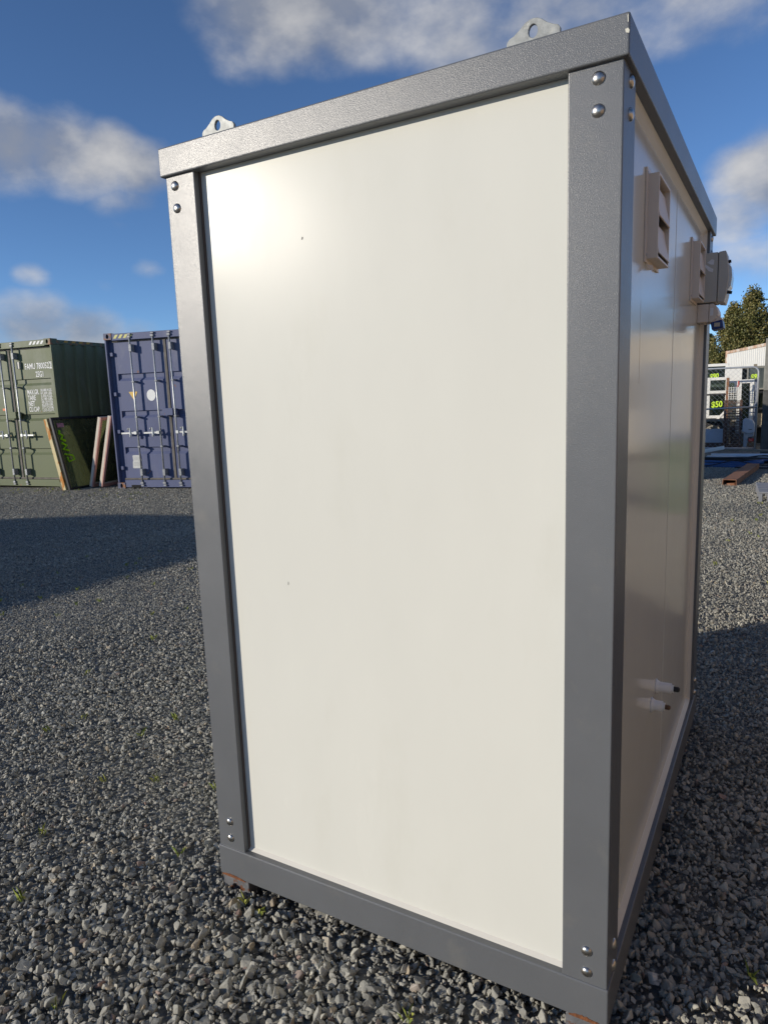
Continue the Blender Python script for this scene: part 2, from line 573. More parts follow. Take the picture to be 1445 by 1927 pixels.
def vent(y0):
    v = MB().box(-rc, -rc + .005, y0 - .012, y0 + .197, 1.858, 2.078).build('wall_vent', M_plastic_vent, cab, .0015, 2)
    b = MB()
    b.box(-rc + .004, .006, y0, y0 + .006, 1.866, 2.064)
    b.box(-rc + .004, .006, y0 + .178, y0 + .184, 1.866, 2.064)
    b.box(-rc + .004, .006, y0 + .006, y0 + .178, 1.866, 1.872)
    b.box(-rc + .004, .006, y0 + .006, y0 + .178, 2.058, 2.064)
    b.build('vent_hood', M_plastic_vent, v, .001, 1)
    MB().box(-rc + .004, -rc + .008, y0 + .006, y0 + .178, 1.872, 2.058).build('insect_screen', M_black, v)
    for (sy, sz) in ((-.006, 1.875), (-.006, 2.065), (.190, 1.875), (.190, 2.065)):
        dome((-rc + .005, y0 + sy, sz), (1, 0, 0), .0035, .002, n=8, rings=2).build('screw', M_steel, v)
    for z1 in (2.044, 1.957):
        MB().prism([(-.010, z1), (-.006, z1), (.0085, z1 - .078), (.0045, z1 - .078)], lambda u, w: (u, y0 + .007, w), (0, .170, 0)).build('louvre', M_plastic_vent, v, .0008, 1)
    return v


vent(.407)
vent(1.352)
# torn corner of sealant tape below the first vent
MB().prism([(0, 0), (.028, -.004), (.033, -.022), (.010, -.010)], lambda u, v: (-rc + .001 + u * .55, .418 + u * .3, 1.857 + v), (0, .0015, 0)).build('tape_tail', M_plastic_vent, cab)

# electrical enclosure with clear cover
en = MB().box(-rc, .044, 1.600, 1.742, 1.872, 2.058).build('electrical_enclosure', M_grey_plastic, cab, .004, 3)
MB().prism([(.0455, 1.872), (.070, 1.868), (.0775, 1.90), (.083, 1.965), (.0775, 2.03), (.070, 2.060), (.0455, 2.058)][::-1], lambda u, v: (u, 1.598, v), (0, .146, 0)).build('enclosure_lid', M_grey_plastic, en, .003, 2)
MB().box(.043, .0465, 1.603, 1.739, 1.875, 2.055).build('lid_seal', M_black, en)
MB().prism([(.079, 1.915), (.090, 1.930), (.094, 1.968), (.090, 2.0), (.079, 2.012)][::-1], lambda u, v: (u, 1.618, v), (0, .105, 0)).build('cover_window', M_clear, en, .002, 2)
MB().tube([(.076, 1.625, 1.908), (.095, 1.625, 1.904)], .006, 8).build('lid_catch', M_black, en)
MB().tube([(.076, 1.625, 2.020), (.088, 1.625, 2.022)], .006, 8).build('lid_catch', M_black, en)
MB().prism([(.006, 2.022), (.022, 2.034), (.030, 2.030), (.029, 2.012), (.018, 2.014)], lambda u, v: (u, 1.5995, v), (0, .0008, 0)).build('torn_label', M_label, en)
MB().prism([(-.004, 2.018), (.004, 2.014), (.016, 2.004), (.028, 1.996), (.027, 1.984), (.012, 1.990), (.001, 2.004)], lambda u, v: (u, 1.5993, v), (0, .0008, 0)).build('torn_label', M_label, en)
# inlet socket with sprung flap
so = MB().box(-rc, .0175, 1.606, 1.735, 1.798, 1.868).build('power_inlet', M_plastic_vent, cab, .003, 3)
MB().prism([(.018, 1.799), (.030, 1.797), (.044, 1.812), (.052, 1.828), (.050, 1.842), (.043, 1.858), (.032, 1.868), (.018, 1.868)][::-1], lambda u, v: (u, 1.604, v), (0, .133, 0)).build('inlet_shroud', M_plastic_vent, so, .003, 2)
MB().tube([(-.002, 1.6065, 1.834), (-.002, 1.6052, 1.834)], .014, 20).build('knockout', M_plastic_vent, so, .0005, 1)
MB().box(.0225, .0335, 1.6028, 1.6042, 1.822, 1.851).build('rating_label', M_label, so)
dx = Vector((.78, 0, -.62)).normalized()
up_ = Vector((.62, 0, .78))
MB().obox(Vector((.040, 1.665, 1.806)), dx * .016, Vector((0, .045, 0)), up_ * .019).build('inlet_snout', M_plastic_vent, so, .003, 2)
MB().obox(Vector((.0475, 1.665, 1.786)), Vector((.021, 0, .004)), Vector((0, .048, 0)), Vector((-.003, 0, .0155))).build('sprung_flap', M_blueflap, so, .004, 3)
MB().box(.038, .058, 1.6135, 1.6165, 1.779, 1.794).build('flap_label', pm('tan_print', (.45, .40, .33), rough=.5, var=.25, vs=80), so)
MB().tube([(.002, 1.63, 1.798), (.002, 1.63, 1.79)], .004, 8).build('gland_screw', M_steel, so)
MB().tube([(.004, 1.66, 1.8725), (.004, 1.66, 1.8665)], .010, 12).build('conduit', M_grey_plastic, so)
# water pipe stubs
for (y, z, x1, x2, mt, rr) in ((.812, .588, .022, .047, M_black, .0085), (.722, .562, .009, .032, pm('brass_brown', (.13, .065, .03), rough=.6, var=.4, vs=90), .0075)):
    p_ = MB().tube([(-rc, y, z), (-rc + .004, y, z), (-rc + .012, y, z), (x1, y, z)], [.026, .021, .0165, .0165], 16).build('water_pipe', M_white_plastic, cab, smooth=False)
    for q in p_.data.polygons:
        q.use_smooth = len(q.vertices) == 4
    MB().tube([(x1, y, z), (x1 + .007, y, z)], .0125, 14).build('pipe_bush', M_white_plastic, p_)
    MB().tube([(x1 + .007, y, z), (x2 - .004, y, z), (x2, y, z)], [rr, rr, rr * .6], 12).build('pipe_plug', mt, p_)
MB().tube([(.0, .845, .072), (.028, .845, .072)], .014, 12).build('drain_stub', M_black, cab)


# ------------------------------------------------------------------ shipping containers
M_gasket = pm('weathered_gasket', (.15, .135, .115), rough=.8, var=.3, vs=10)
M_rod = pm('galvanised_lock_rod', (.52, .53, .52), rough=.45, metal=.55, var=.2, vs=30)
M_rodfit = pm('dull_zinc_fitting', (.30, .31, .32), rough=.6, metal=.3, var=.25, vs=30)
M_white = pm('white_lettering', (.80, .80, .77), rough=.6, var=.06, vs=30)
M_dark = pm('dark_void', (.01, .01, .01), rough=.9)


def container_mats(key, c, rustc=(.26, .11, .045), th=.70):
    a = pm(key + '_paint', c, rough=.5, spec=.25, var=.10, vs=1.6, col2=tuple(x * .78 + .075 for x in c), c2s=1.3, c2t=.54, c2w=.12, rvar=.08,
           c3=(rustc, 9, th, .03), stretch=(1, 1, .55), bump=.05, bs=14, bd=.004)
    b = pm(key + '_worn_edge', tuple(x * .75 for x in c), rough=.6, var=.2, vs=5, col2=rustc, c2s=7, c2t=.54, c2w=.06, bump=.2, bs=60)
    return a, b


def casting(par, mat, x0, x1, y0, y1, z0, z1, front=True):
    n = 20
    cx, cz = (x0 + x1) / 2, (z0 + z1) / 2
    hw, hh = (x1 - x0) / 2, (z1 - z0) / 2
    out, inn = [], []
    for k in range(n):
        a = 2 * math.pi * (k + .5) / n
        ca, sa = math.cos(a), math.sin(a)
        q = 1 / max(abs(ca), abs(sa))
        out.append((cx + hw * max(-1, min(1, ca * q)), cz + hh * max(-1, min(1, sa * q))))
        inn.append((cx + .028 * ca, cz + .042 * sa))
    o = MB().ringplate(out, inn, lambda u, v: (u, y0, v), (0, .03, 0)).build('corner_casting', mat, par)
    MB().box(x0 + .001, x1 - .001, y0 + .0302, y1, z0 + .001, z1 - .001).build('casting_body', mat, o, .004, 1)
    MB().box(cx - .03, cx + .03, y0 + .0285, y0 + .0299, cz - .045, cz + .045).build('casting_hole', M_dark, o)
    return o


def container(name, loc, rz, key, colr, label, rods, L=6.058, H=2.896, cat='container', handles=(), th=.665, lockbox=1.43):
    e = empty(name, loc, rz, label, cat)
    a, b = container_mats(key, colr, th=th)
    w = 2.438
    for x0, x1 in ((0, .162), (w - .162, w)):
        for y0, y1 in ((0, .178), (L - .178, L)):
            for z0, z1 in ((.0, .118), (H - .118, H)):
                if y0 == 0:
                    casting(e, b, x0, x1, y0, y1, z0, z1)
                else:
                    MB().box(x0, x1, y0, y1, z0, z1).build('corner_casting', b, e, .004, 1)
    for x0, x1, f0, f1 in ((.004, .10, .004, .034), (w - .10, w - .004, w - .034, w - .004)):
        MB().box(x0, x1, .098, .17, .1185, H - .1185).box(f0, f1, .012, .0978, .1185, H - .1185).build('corner_post', a, e, .004, 2)
        MB().box(x0, x1, L - .15, L - .012, .1185, H - .1185).build('corner_post', a, e, .006, 2)
    MB().box(.1625, w - .1625, .010, .12, H - .135, H - .012).build('door_header', a, e, .006, 2)
    MB().box(.1625, w - .1625, .010, .12, .03, .165).build('door_sill', a, e, .006, 2)
    MB().box(.30, .50, .005, .009, .028, .075).build('fork_pocket', M_dark, e)
    # doors with three pressed horizontal recesses
    zl, zh = .20, H - .165
    Y = .06                                              # doors sit this much deeper than the corner castings
    zg = [2.158, 1.47, .787]
    for side in (0, 1):
        x0, x1 = (.115, 1.2145) if side == 0 else (1.2235, w - .115)
        prof = [(.03 + Y, zl)]
        for zu in sorted(zg):
            prof += [(.03 + Y, zu - .135), (.066 + Y, zu - .085), (.066 + Y, zu - .006), (.03 + Y, zu)]
        prof += [(.03 + Y, zh), (.085 + Y, zh), (.085 + Y, zl)]
        d = MB().prism(prof, lambda u, v: (x0 + .06, u, v), (x1 - x0 - .12, 0, 0))
        d.box(x0, x0 + .06, .029 + Y, .085 + Y, zl, zh).box(x1 - .06, x1, .029 + Y, .085 + Y, zl, zh)
        dr = d.build('door', a, e)
        for hz in (.36, 1.05, 1.75, 2.48):
            hx = x0 - .055 if side == 0 else x1 - .015
            MB().box(hx, hx + .07, .045, .088, hz, hz + .07).build('hinge', a, dr, .004, 1)
    MB().box(1.192, 1.246, .016 + Y, .0285 + Y, zl - .02, zh + .02).build('door_gasket', M_gasket, e, .004, 1)
    MB().box(.115, w - .115, .014 + Y, .05 + Y, zh + .001, zh + .028).build('door_gasket', M_gasket, e, .004, 1)
    MB().box(.115, w - .115, .014 + Y, .05 + Y, zl - .034, zl - .001).build('door_gasket', M_gasket, e, .004, 1)
    lb = MB().box(1.235 - .12, 1.235 + .10, -.02, .0755, lockbox - .065, lockbox + .065).build('lock_box', a, e, .006, 2)
    MB().box(1.235 + .101, 1.235 + .16, .01, .0755, lockbox - .06, lockbox + .03).build('lock_staple', a, lb, .004, 1)
    for rx in rods:
        r = MB().tube([(rx, Y - .055, .10), (rx, Y - .055, H - .07)], .0165, 10).build('lock_rod', M_rod, e, smooth=True)
        for zc, sgn in ((.115, 1), (H - .085, -1)):
            c = MB().box(rx - .032, rx + .032, -.020, .009, zc - .02, zc + .02)
            c.box(rx - .02, rx + .042, -.022, .0095, zc - .045 * sgn - .014, zc - .045 * sgn + .014)
            c.build('cam_keeper', M_rodfit, r, .004, 1)
            MB().box(rx - .022, rx + .036, -.016, .088, zc + sgn * .20 - .065, zc + sgn * .20 + .065).build('rod_bearing', M_rodfit, r, .006, 1)
        for zc in (.80, 2.00, 1.35):
            MB().box(rx - .022, rx + .03, -.018, .088, zc - .016, zc + .016).build('rod_bracket', M_rodfit, r, .004, 1)
        if rx in handles:
            sg = handles[rx]
            hp = empty_h = MB().bar((rx, -.018, 1.06), (rx + sg * .34, -.018, 1.055), .014, .034).build('rod_handle', M_rod, r, .003, 1)
            MB().box(min(rx, rx + sg * .06), max(rx, rx + sg * .06), -.04, .004, 1.03, 1.09).build('handle_hub', M_rod, hp, .004, 1)
            k = rx + sg * .15
            MB().tube([(k, -.02, 1.155), (k + .01, -.026, 1.02), (k, -.024, .985)], [.014, .02, .016], 8).build('handle_catch', M_rod, hp)
            MB().tube([(k - .05, -.005, 1.135), (k - .03, -.015, 1.13)], .022, 10).build('seal_tab', M_rodfit, hp)
    # corrugated sides, roof and end
    for sx, x in ((1, w - .012), (-1, .012)):
        prof, y = [], .15
        while y < L - .16:
            prof += [(0, y), (0, y + .07), (.036, y + .104), (.036, y + .174), (0, y + .208)]
            y += .278
        prof.append((0, L - .15))
        vs, fs = [], []
        for (d, yy) in prof:
            vs += [(x - sx * d, yy, .15), (x - sx * d, yy, H - .1)]
        for i in range(len(prof) - 1):
            fs.append((2 * i, 2 * i + 2, 2 * i + 3, 2 * i + 1))
        MB().add(vs, fs).build('side_wall', a, e)
        MB().box(min(x, x - sx * .06), max(x, x - sx * .06), .179, L - .179, H - .10, H - .02).build('top_side_rail', b, e, .004, 1)
        MB().box(min(x, x - sx * .06), max(x, x - sx * .06), .179, L - .179, .02, .16).build('bottom_side_rail', b, e, .004, 1)
    rf = MB()
    yy = .10
    rf.box(.05, w - .05, .09, L - .05, H - .05, H - .035)
    while yy < L - .2:
        rf.prism([(yy, H - .036), (yy + .03, H - .016), (yy + .11, H - .016), (yy + .14, H - .036)], lambda u, v: (.07, u, v), (w - .14, 0, 0))
        yy += .21
    rf.build('roof', a, e)
    MB().box(.1, w - .1, L - .06, L - .03, .15, H - .1).build('end_wall', a, e)
    return e


def stripes(par, x0, n, mat, z0, z1, step, wdt, y=.008):
    for i in range(n):
        x = x0 + i * step
        MB().prism([(x, z0), (x + wdt, z0), (x + wdt + .05, z1), (x + .05, z1)], lambda u, v: (u, y, v), (0, .0018, 0)).build('hazard_stripe', mat, par)


GREEN = container('olive_container', (-14.36889, 6.89906, 0), .13365, 'olive', (.138, .160, .086),
                  'olive green shipping container with white lettering on its doors', [.545, 1.063, 1.415],
                  handles={1.063: -1, 1.415: 1}, lockbox=1.46)
BLUE = container('blue_container', (-10.71605, 7.45366, 0), .24316, 'blue', (.112, .130, .228),
                 'blue shipping container with yellow triangle and white oval on its doors', [.545, 1.03, 1.372, 1.89],
                 handles={.545: -1, 1.03: -1, 1.372: 1})
UX, UZ = (1, 0, 0), (0, 0, 1)


def gtext(s, size, x, z, width, name='painted_lettering', bold=.002):
    return text_mesh(s, size, M_white, (x, .0870, z), UX, UZ, GREEN, name, bold=bold, width=width)


gtext('FAMU 780052', .160, 1.61, 2.345, .63)
gtext('2', .160, 2.262, 2.345, .052)
MB().ringplate([(2.250, 2.332), (2.322, 2.332), (2.322, 2.472), (2.250, 2.472)], [(2.256, 2.338), (2.316, 2.338), (2.316, 2.466), (2.256, 2.466)], lambda u, v: (u, .0862, v), (0, .002, 0)).build('painted_box', M_white, GREEN)
gtext('25G1', .150, 1.88, 2.19, .20)
for i, (t_, k1, k2, wd_) in enumerate((('MAX.GR.', '30,480 KGS.', '67,200 LBS.', .31), ('TARE', '2,350 KGS.', '5,180 LBS.', .21), ('NET', '28,130 KGS.', '62,020 LBS.', .165), ('CU.CAP.', '37.2 CU.M.', '1,315 CU.FT.', .29))):
    z = 1.855 - .112 * i
    gtext(t_, .135, 1.60, z, wd_)
    gtext(k1, .066, 1.955, z + .052, .30, bold=.001)
    gtext(k2, .066, 1.955, z - .004, .30, bold=.001)
stripes(GREEN, 1.87, 4, M_white, H_ := 2.80, 2.862, .098, .055)
MB().box(1.45, 1.52, .04, .088, 2.36, 2.50).build('data_box', M_grey_plastic, GREEN, .006, 2)
st = MB().box(2.075, 2.31, .0865, .0885, .985, 1.20).build('sticker', M_white, GREEN)
MB().box(2.092, 2.30, .0852, .0863, 1.0, 1.185).build('sticker_field', pm('sticker_blue', (.10, .19, .45), rough=.5), st)
for z in (1.135, 1.075):
    MB().box(2.13, 2.27, .0843, .0851, z, z + .012).build('sticker_print', M_white, st)
MB().box(2.15, 2.25, .0843, .0851, 1.015, 1.05).build('sticker_print', pm('sticker_grey', (.4, .42, .45), rough=.5), st)
M_oran = pm('orange_sticker', (.75, .16, .03), rough=.5, var=.05)
MB().box(.87, .945, .0865, .0885, 1.555, 1.60).build('sticker', M_oran, GREEN)
stripes_y = pm('yellow_stripe', (.66, .62, .22), rough=.6, var=.1)
# side stripes on the olive container, facing the gap
for i in range(4):
    yy = .34 + i * .19
    MB().prism([(yy, 2.83), (yy + .09, 2.83), (yy + .12, 2.875), (yy + .03, 2.875)], lambda u, v: (2.4385 - .012, u, v), (.0025, 0, 0)).build('hazard_stripe', pm('amber_stripe', (.55, .30, .05), rough=.6), GREEN)
stripes(BLUE, .20, 4, stripes_y, 2.795, 2.862, .105, .058)
M_yel = pm('yellow_plate', (.72, .46, .09), rough=.5, var=.06)
MB().prism([(.37, 1.82), (.475, 1.655), (.555, 1.82)], lambda u, v: (u, .0862, v), (0, .0025, 0)).build('warning_triangle', M_yel, BLUE)
n_ = 24
MB().prism([(.845 + .093 * math.cos(2 * math.pi * i / n_), 1.745 + .105 * math.sin(2 * math.pi * i / n_)) for i in range(n_)], lambda u, v: (u, .0862, v), (0, .0025, 0)).build('oval_disc', M_white, BLUE)
pl = MB().prism([(.31, .40), (.325, .385), (.50, .385), (.515, .40), (.505, .515), (.515, .53), (.505, .625), (.49, .635), (.335, .635), (.32, .62), (.328, .525), (.318, .51)], lambda u, v: (u, .0845, v), (0, .004, 0)).build('data_plate', pm('zinc_plate', (.46, .47, .46), rough=.55, metal=.3, var=.12, vs=40), BLUE, .001, 1)
for z in (.595, .57, .545, .49, .465, .44):
    MB().box(.345, .48, .0836, .0844, z, z + .007).build('plate_print', pm('plate_grey', (.30, .31, .31), rough=.6), pl)
MB().box(1.555, 1.60, .0865, .0885, 1.185, 1.235).build('sticker', M_oran, BLUE)
MB().box(1.60, 1.95, .0865, .0885, 1.72, 1.80).build('painted_lettering', M_white, BLUE)

# ------------------------------------------------------------------ window frames leaning between the containers
M_oldcream = pm('peeling_cream_timber', (.60, .50, .27), rough=.75, var=.15, vs=8, col2=(.50, .20, .03), c2s=9, c2t=.53, c2w=.05, stretch=(1, 1, .35), bump=.3, bs=90)
M_blackal = pm('black_aluminium', (.02, .02, .021), rough=.35, var=.15, vs=8)
M_pinkpaint = pm('faded_pink_timber', (.52, .27, .22), rough=.7, var=.12, vs=9, bump=.2, bs=70)
M_creampaint = pm('cream_timber', (.70, .62, .50), rough=.65, var=.08, vs=9, bump=.15, bs=70)


def glass_mat(name, tint, dirt, dirt_amt, rough=.03):
    m = bpy.data.materials.new(name)
    m.use_nodes = True
    t = m.node_tree
    t.nodes.remove(t.nodes['Principled BSDF'])
    o = t.nodes['Material Output']
    tr = nd(t, 'ShaderNodeBsdfTransparent')
    tr.inputs[0].default_value = (*tint, 1)
    gl = nd(t, 'ShaderNodeBsdfGlossy')
    gl.inputs['Roughness'].default_value = rough
    fr = nd(t, 'ShaderNodeFresnel')
    fr.inputs[0].default_value = 1.5
    m1 = nd(t, 'ShaderNodeMixShader')
    lk(t, fr.outputs[0], m1.inputs[0])
    lk(t, tr.outputs[0], m1.inputs[1])
    lk(t, gl.outputs[0], m1.inputs[2])
    df = nd(t, 'ShaderNodeBsdfDiffuse')
    tl_ = nd(t, 'ShaderNodeBsdfTranslucent')
    tl_.inputs[0].default_value = (*[min(1, q * 1.3) for q in dirt], 1)
    dm = nd(t, 'ShaderNodeMixShader')
    dm.inputs[0].default_value = .5
    lk(t, df.outputs[0], dm.inputs[1])
    lk(t, tl_.outputs[0], dm.inputs[2])
    g = nd(t, 'ShaderNodeNewGeometry')
    mp = nd(t, 'ShaderNodeVectorMath', operation='MULTIPLY')
    mp.inputs[1].default_value = (1, 1, .3)
    lk(t, g.outputs['Position'], mp.inputs[0])
    nz = nd(t, 'ShaderNodeTexNoise')
    nz.inputs['Scale'].default_value = 9
    nz.inputs['Detail'].default_value = 7
    lk(t, mp.outputs[0], nz.inputs['Vector'])
    df.inputs[0].default_value = (*dirt, 1)
    mr = nd(t, 'ShaderNodeMapRange')
    mr.inputs[1].default_value = .25
    mr.inputs[2].default_value = .75
    mr.inputs[3].default_value = dirt_amt * .4
    mr.inputs[4].default_value = min(1, dirt_amt * 1.6)
    lk(t, nz.outputs['Fac'], mr.inputs[0])
    m2 = nd(t, 'ShaderNodeMixShader')
    lk(t, mr.outputs[0], m2.inputs[0])
    lk(t, m1.outputs[0], m2.inputs[1])
    lk(t, dm.outputs[0], m2.inputs[2])
    lk(t, m2.outputs[0], o.inputs['Surface'])
    return m


M_neon = glass_mat('fluoro_marker_paint', (.5, .9, .1), (.62, 1., .04), 1.4, .5)
M_dirtyglass = glass_mat('algae_stained_glass', (.75, .80, .72), (.19, .205, .11), .5)
M_glass = glass_mat('window_glass', (.70, .74, .72), (.12, .14, .10), .15)


def leaning(name, base, along, lean, label, cat, w, h, parts, group=None):
    """an Empty whose local axes are: x along the frame, z up the (leaning) frame, y out of the frame"""
    e = bpy.data.objects.new(name, None)
    COL.objects.link(e)
    e.empty_display_size = .1
    x = Vector(along).normalized()
    z = Vector(lean).normalized()
    z = (z - x * z.dot(x)).normalized()
    y = z.cross(x)
    e.matrix_world = Matrix(((x.x, y.x, z.x, base[0]), (x.y, y.y, z.y, base[1]), (x.z, y.z, z.z, base[2]), (0, 0, 0, 1)))
    return tag(e, label, cat, group)


def frame_parts(e, w, h, t, d, m_fr, m_gl, pane=True, y0=0.):
    MB().box(0, t, y0, y0 + d, 0, h).build('stile', m_fr, e, .003, 1)
    MB().box(w - t, w, y0, y0 + d, 0, h).build('stile', m_fr, e, .003, 1)
    MB().box(t, w - t, y0 + .002, y0 + d - .002, 0, t).build('rail', m_fr, e, .003, 1)
    MB().box(t, w - t, y0 + .002, y0 + d - .002, h - t, h).build('rail', m_fr, e, .003, 1)
    if pane:
        return MB().box(t * .8, w - t * .8, y0 + d * .45, y0 + d * .45 + .005, t * .8, h - t * .8).build('pane', m_gl, e)


gs = Vector((-math.sin(.13365), math.cos(.13365), 0))     # along the olive container's side
gx = Vector((math.cos(.13365), math.sin(.13365), 0))
gc = Vector((-14.36889, 6.89906, 0)) + gx * 2.438          # its front right foot
e1 = leaning('timber_window_frame', gc + gx * .31 - gs * .30 + Vector((0, 0, .01)), gs, Vector((0, 0, 1)) - gx * .215, 'peeling cream timber window frame leaning on the olive container, behind black glazed frame', 'window frame', 1.9, 1.42, None)
frame_parts(e1, 1.9, 1.40, .075, .085, M_oldcream, M_dirtyglass, False)
e2 = leaning('glazed_window_panel', gc + gx * .42 - gs * .30 + Vector((0, 0, .01)), gs, Vector((0, 0, 1)) - gx * .215, 'large black framed glass panel with fluoro scribble leaning on the olive container', 'window', 1.9, 1.42, None)
pn = frame_parts(e2, 1.9, 1.42, .045, .05, M_blackal, M_dirtyglass)
for (pts, r_) in (([(.12, 1.16), (.10, 1.10), (.17, 1.06), (.11, 1.0), (.20, .95)], .022), ([(.10, .92), (.20, .86), (.10, .80), (.22, .76)], .022), ([(.10, .70), (.28, .66), (.30, .58), (.16, .55), (.14, .64)], .016)):
    MB().tube([(a, -.002, b) for a, b in pts], r_, 6).build('marker_scribble', M_neon, pn)
MB().box(.10, .26, -.004, -.001, 1.22, 1.30).build('sticker', pm('pink_sticker', (.45, .20, .25), rough=.5, var=.4, vs=30), pn)

bs_ = Vector((-math.sin(.24316), math.cos(.24316), 0))
bx_ = Vector((math.cos(.24316), math.sin(.24316), 0))
bc = Vector((-10.71605, 7.45366, 0))
for off, hh, lab in ((.66, 1.38, 'pink edged cream window frame propped nearer the black glass panel'), (.44, 1.40, 'pink edged cream window frame propped directly against the blue container')):
    e3 = leaning('pink_window_frame', bc - bx_ * off - gs * .02 + bs_ * .10 + Vector((0, 0, .03)), bs_, Vector((0, 0, 1)) + bx_ * .265, lab, 'window frame', 1.3, hh, None, 'pink window frames against the blue container')
    frame_parts(e3, 1.3, hh, .07, .055, M_creampaint, M_dirtyglass, True)
    MB().ringplate([(-.004, -.004), (1.304, -.004), (1.304, hh + .004), (-.004, hh + .004)], [(.05, .05), (1.25, .05), (1.25, hh - .05), (.05, hh - .05)], lambda u, v: (u, -.028, v), (0, .027, 0)).build('pink_facing', M_pinkpaint, e3, .003, 1)

# ------------------------------------------------------------------ yard behind, right of the cabin
M_tube = pm('galvanised_tube', (.48, .50, .52), rough=.4, metal=.5, var=.12, vs=20)
M_whitepaint = pm('white_window_paint', (.76, .75, .70), rough=.55, var=.05, vs=8)
M_rustmesh = pm('rusted_steel', (.105, .060, .042), rough=.85, var=.35, vs=20, bump=.3, bs=80)
M_rustbeam = pm('rusty_orange_steel', (.30, .135, .070), rough=.85, var=.22, vs=10, col2=(.20, .09, .05), c2s=6, c2t=.52, c2w=.1, bump=.25, bs=160)
M_timber = pm('grey_weathered_timber', (.23, .20, .155), rough=.85, var=.25, vs=8, stretch=(1, 8, 8), bump=.3, bs=40)
M_brown = pm('brown_timber', (.22, .105, .05), rough=.7, var=.2, vs=8)
M_pvc = pm('white_pvc', (.62, .66, .70), rough=.4, var=.07, vs=6)
M_bluepipe = pm('blue_pipe', (.02, .085, .24), rough=.4, var=.2, vs=4)
M_hose = pm('black_hose', (.02, .021, .024), rough=.5, var=.3, vs=9)
M_greypost = pm('weathered_post', (.24, .235, .205), rough=.85, var=.2, vs=7, bump=.3, bs=40)
M_paleblue = pm('pale_grey_blue_paint', (.40, .46, .55), rough=.5, var=.08, vs=6)
M_utegrey = pm('grey_green_paint', (.36, .40, .37), rough=.45, var=.1, vs=5)
M_red = pm('red_lens', (.45, .03, .02), rough=.3, var=.1)
M_ply = pm('pale_crate_timber', (.50, .41, .27), rough=.8, var=.15, vs=8)
M_darkglass = glass_mat('dark_window_glass', (.35, .40, .36), (.05, .07, .04), .25)
M_greyglass = glass_mat('grey_window_glass', (.55, .60, .60), (.26, .30, .29), .55)

# chain-link gate
gt = empty('chain_link_gate', (-1.95, 16.8, 0), 0, 'galvanised chain link gate with rounded top corner standing in the yard', 'gate')
GW, GH = 1.72, 1.93
pts = [(.03, 0, .05), (.03, 0, GH - .12)] + [(.15 - .12 * math.cos(a), 0, GH - .12 + .12 * math.sin(a)) for a in (R(30), R(60), R(90))]
pts += [(GW - .15 + .12 * math.sin(a), 0, GH - .12 + .12 * math.cos(a)) for a in (0, R(30), R(60), R(90))] + [(GW - .03, 0, .05)]
MB().tube(pts, .021, 10).build('gate_frame', M_tube, gt, smooth=True)
MB().tube([(.03, 0, .07), (GW - .03, 0, .07)], .019, 8).build('gate_rail', M_tube, gt, smooth=True)
MB().tube([(.03, 0, .97), (GW - .03, 0, 1.03)], .019, 8).build('gate_rail', M_tube, gt, smooth=True)
wm = MB()
st_ = .105
for sgn in (1, -1):
    k = -GH
    while k < GW + GH:
        # line x = k + sgn*z clipped to the frame
        zs_ = []
        for zz in (.08, GH - .02):
            zs_.append((k + sgn * zz, zz))
        (xa, za), (xb, zb_) = zs_
        pa = []
        for xlim in (.05, GW - .05):
            z_ = (xlim - k) * sgn
            if .08 <= z_ <= GH - .02:
                pa.append((xlim, z_))
        for (x_, z_) in zs_:
            if .05 <= x_ <= GW - .05:
                pa.append((x_, z_))
        if len(pa) >= 2:
            pa.sort()
            (x_a, z_a), (x_b, z_b) = pa[0], pa[-1]
            wm.tube([(x_a, .004 * sgn, z_a), (x_b, .004 * sgn, z_b)], .0018, 3, False)
        k += st_
tag(wm.build('chain_link_mesh', M_galv, gt), kind='stuff')


def window(name, loc, w, h, t, label, mat=M_whitepaint, gl=M_darkglass, rz=0., d=.06, price=None, psize=.2, ppos=None, rails=(), cat='window', mull=(), group=None):
    e = empty(name, loc, rz, label, cat, group)
    p_ = frame_parts(e, w, h, t, d, mat, gl)
    for z in rails:
        MB().box(t, w - t, .001, d - .001, z, z + t).build('transom', mat, e, .003, 1)
    for x in mull:
        MB().box(x, x + t, .001, d - .001, t, h - t).build('mullion', mat, e, .003, 1)
    if price:
        pp = ppos or (w * .22, h * .3)
        text_mesh(price, psize * .86, M_neonY, (pp[0], d * .45 - .003, pp[1]), (1, 0, .08), UZ, p_, 'painted_price', .8, bold=.006)
    return e


M_neonY = pm('fluoro_yellow_paint', (.62, .88, .04), rough=.6, var=.08)
# timber rack that carries the second-hand windows
rk = empty('timber_rack', (-2.4, 19.1, 0), 0, 'dark timber rack holding up the priced windows behind the gate', 'rack')
for x in (0, .95, 1.95, 2.45):
    MB().box(x, x + .08, 0, .08, 0, 2.05).build('upright', M_timber, rk, .003, 1)
for z in (.62, 1.33, 1.98):
    MB().box(-.02, 2.55, .085, .15, z - .05, z).build('rail', M_timber, rk, .003, 1)
MB().box(-.02, 2.55, -.30, .084, .44, .50).build('shelf', M_timber, rk, .003, 1)
MB().box(-.02, 2.55, .155, .18, .0, 2.0).build('backing_board', pm('dark_board', (.045, .05, .045), rough=.8, var=.3), rk)

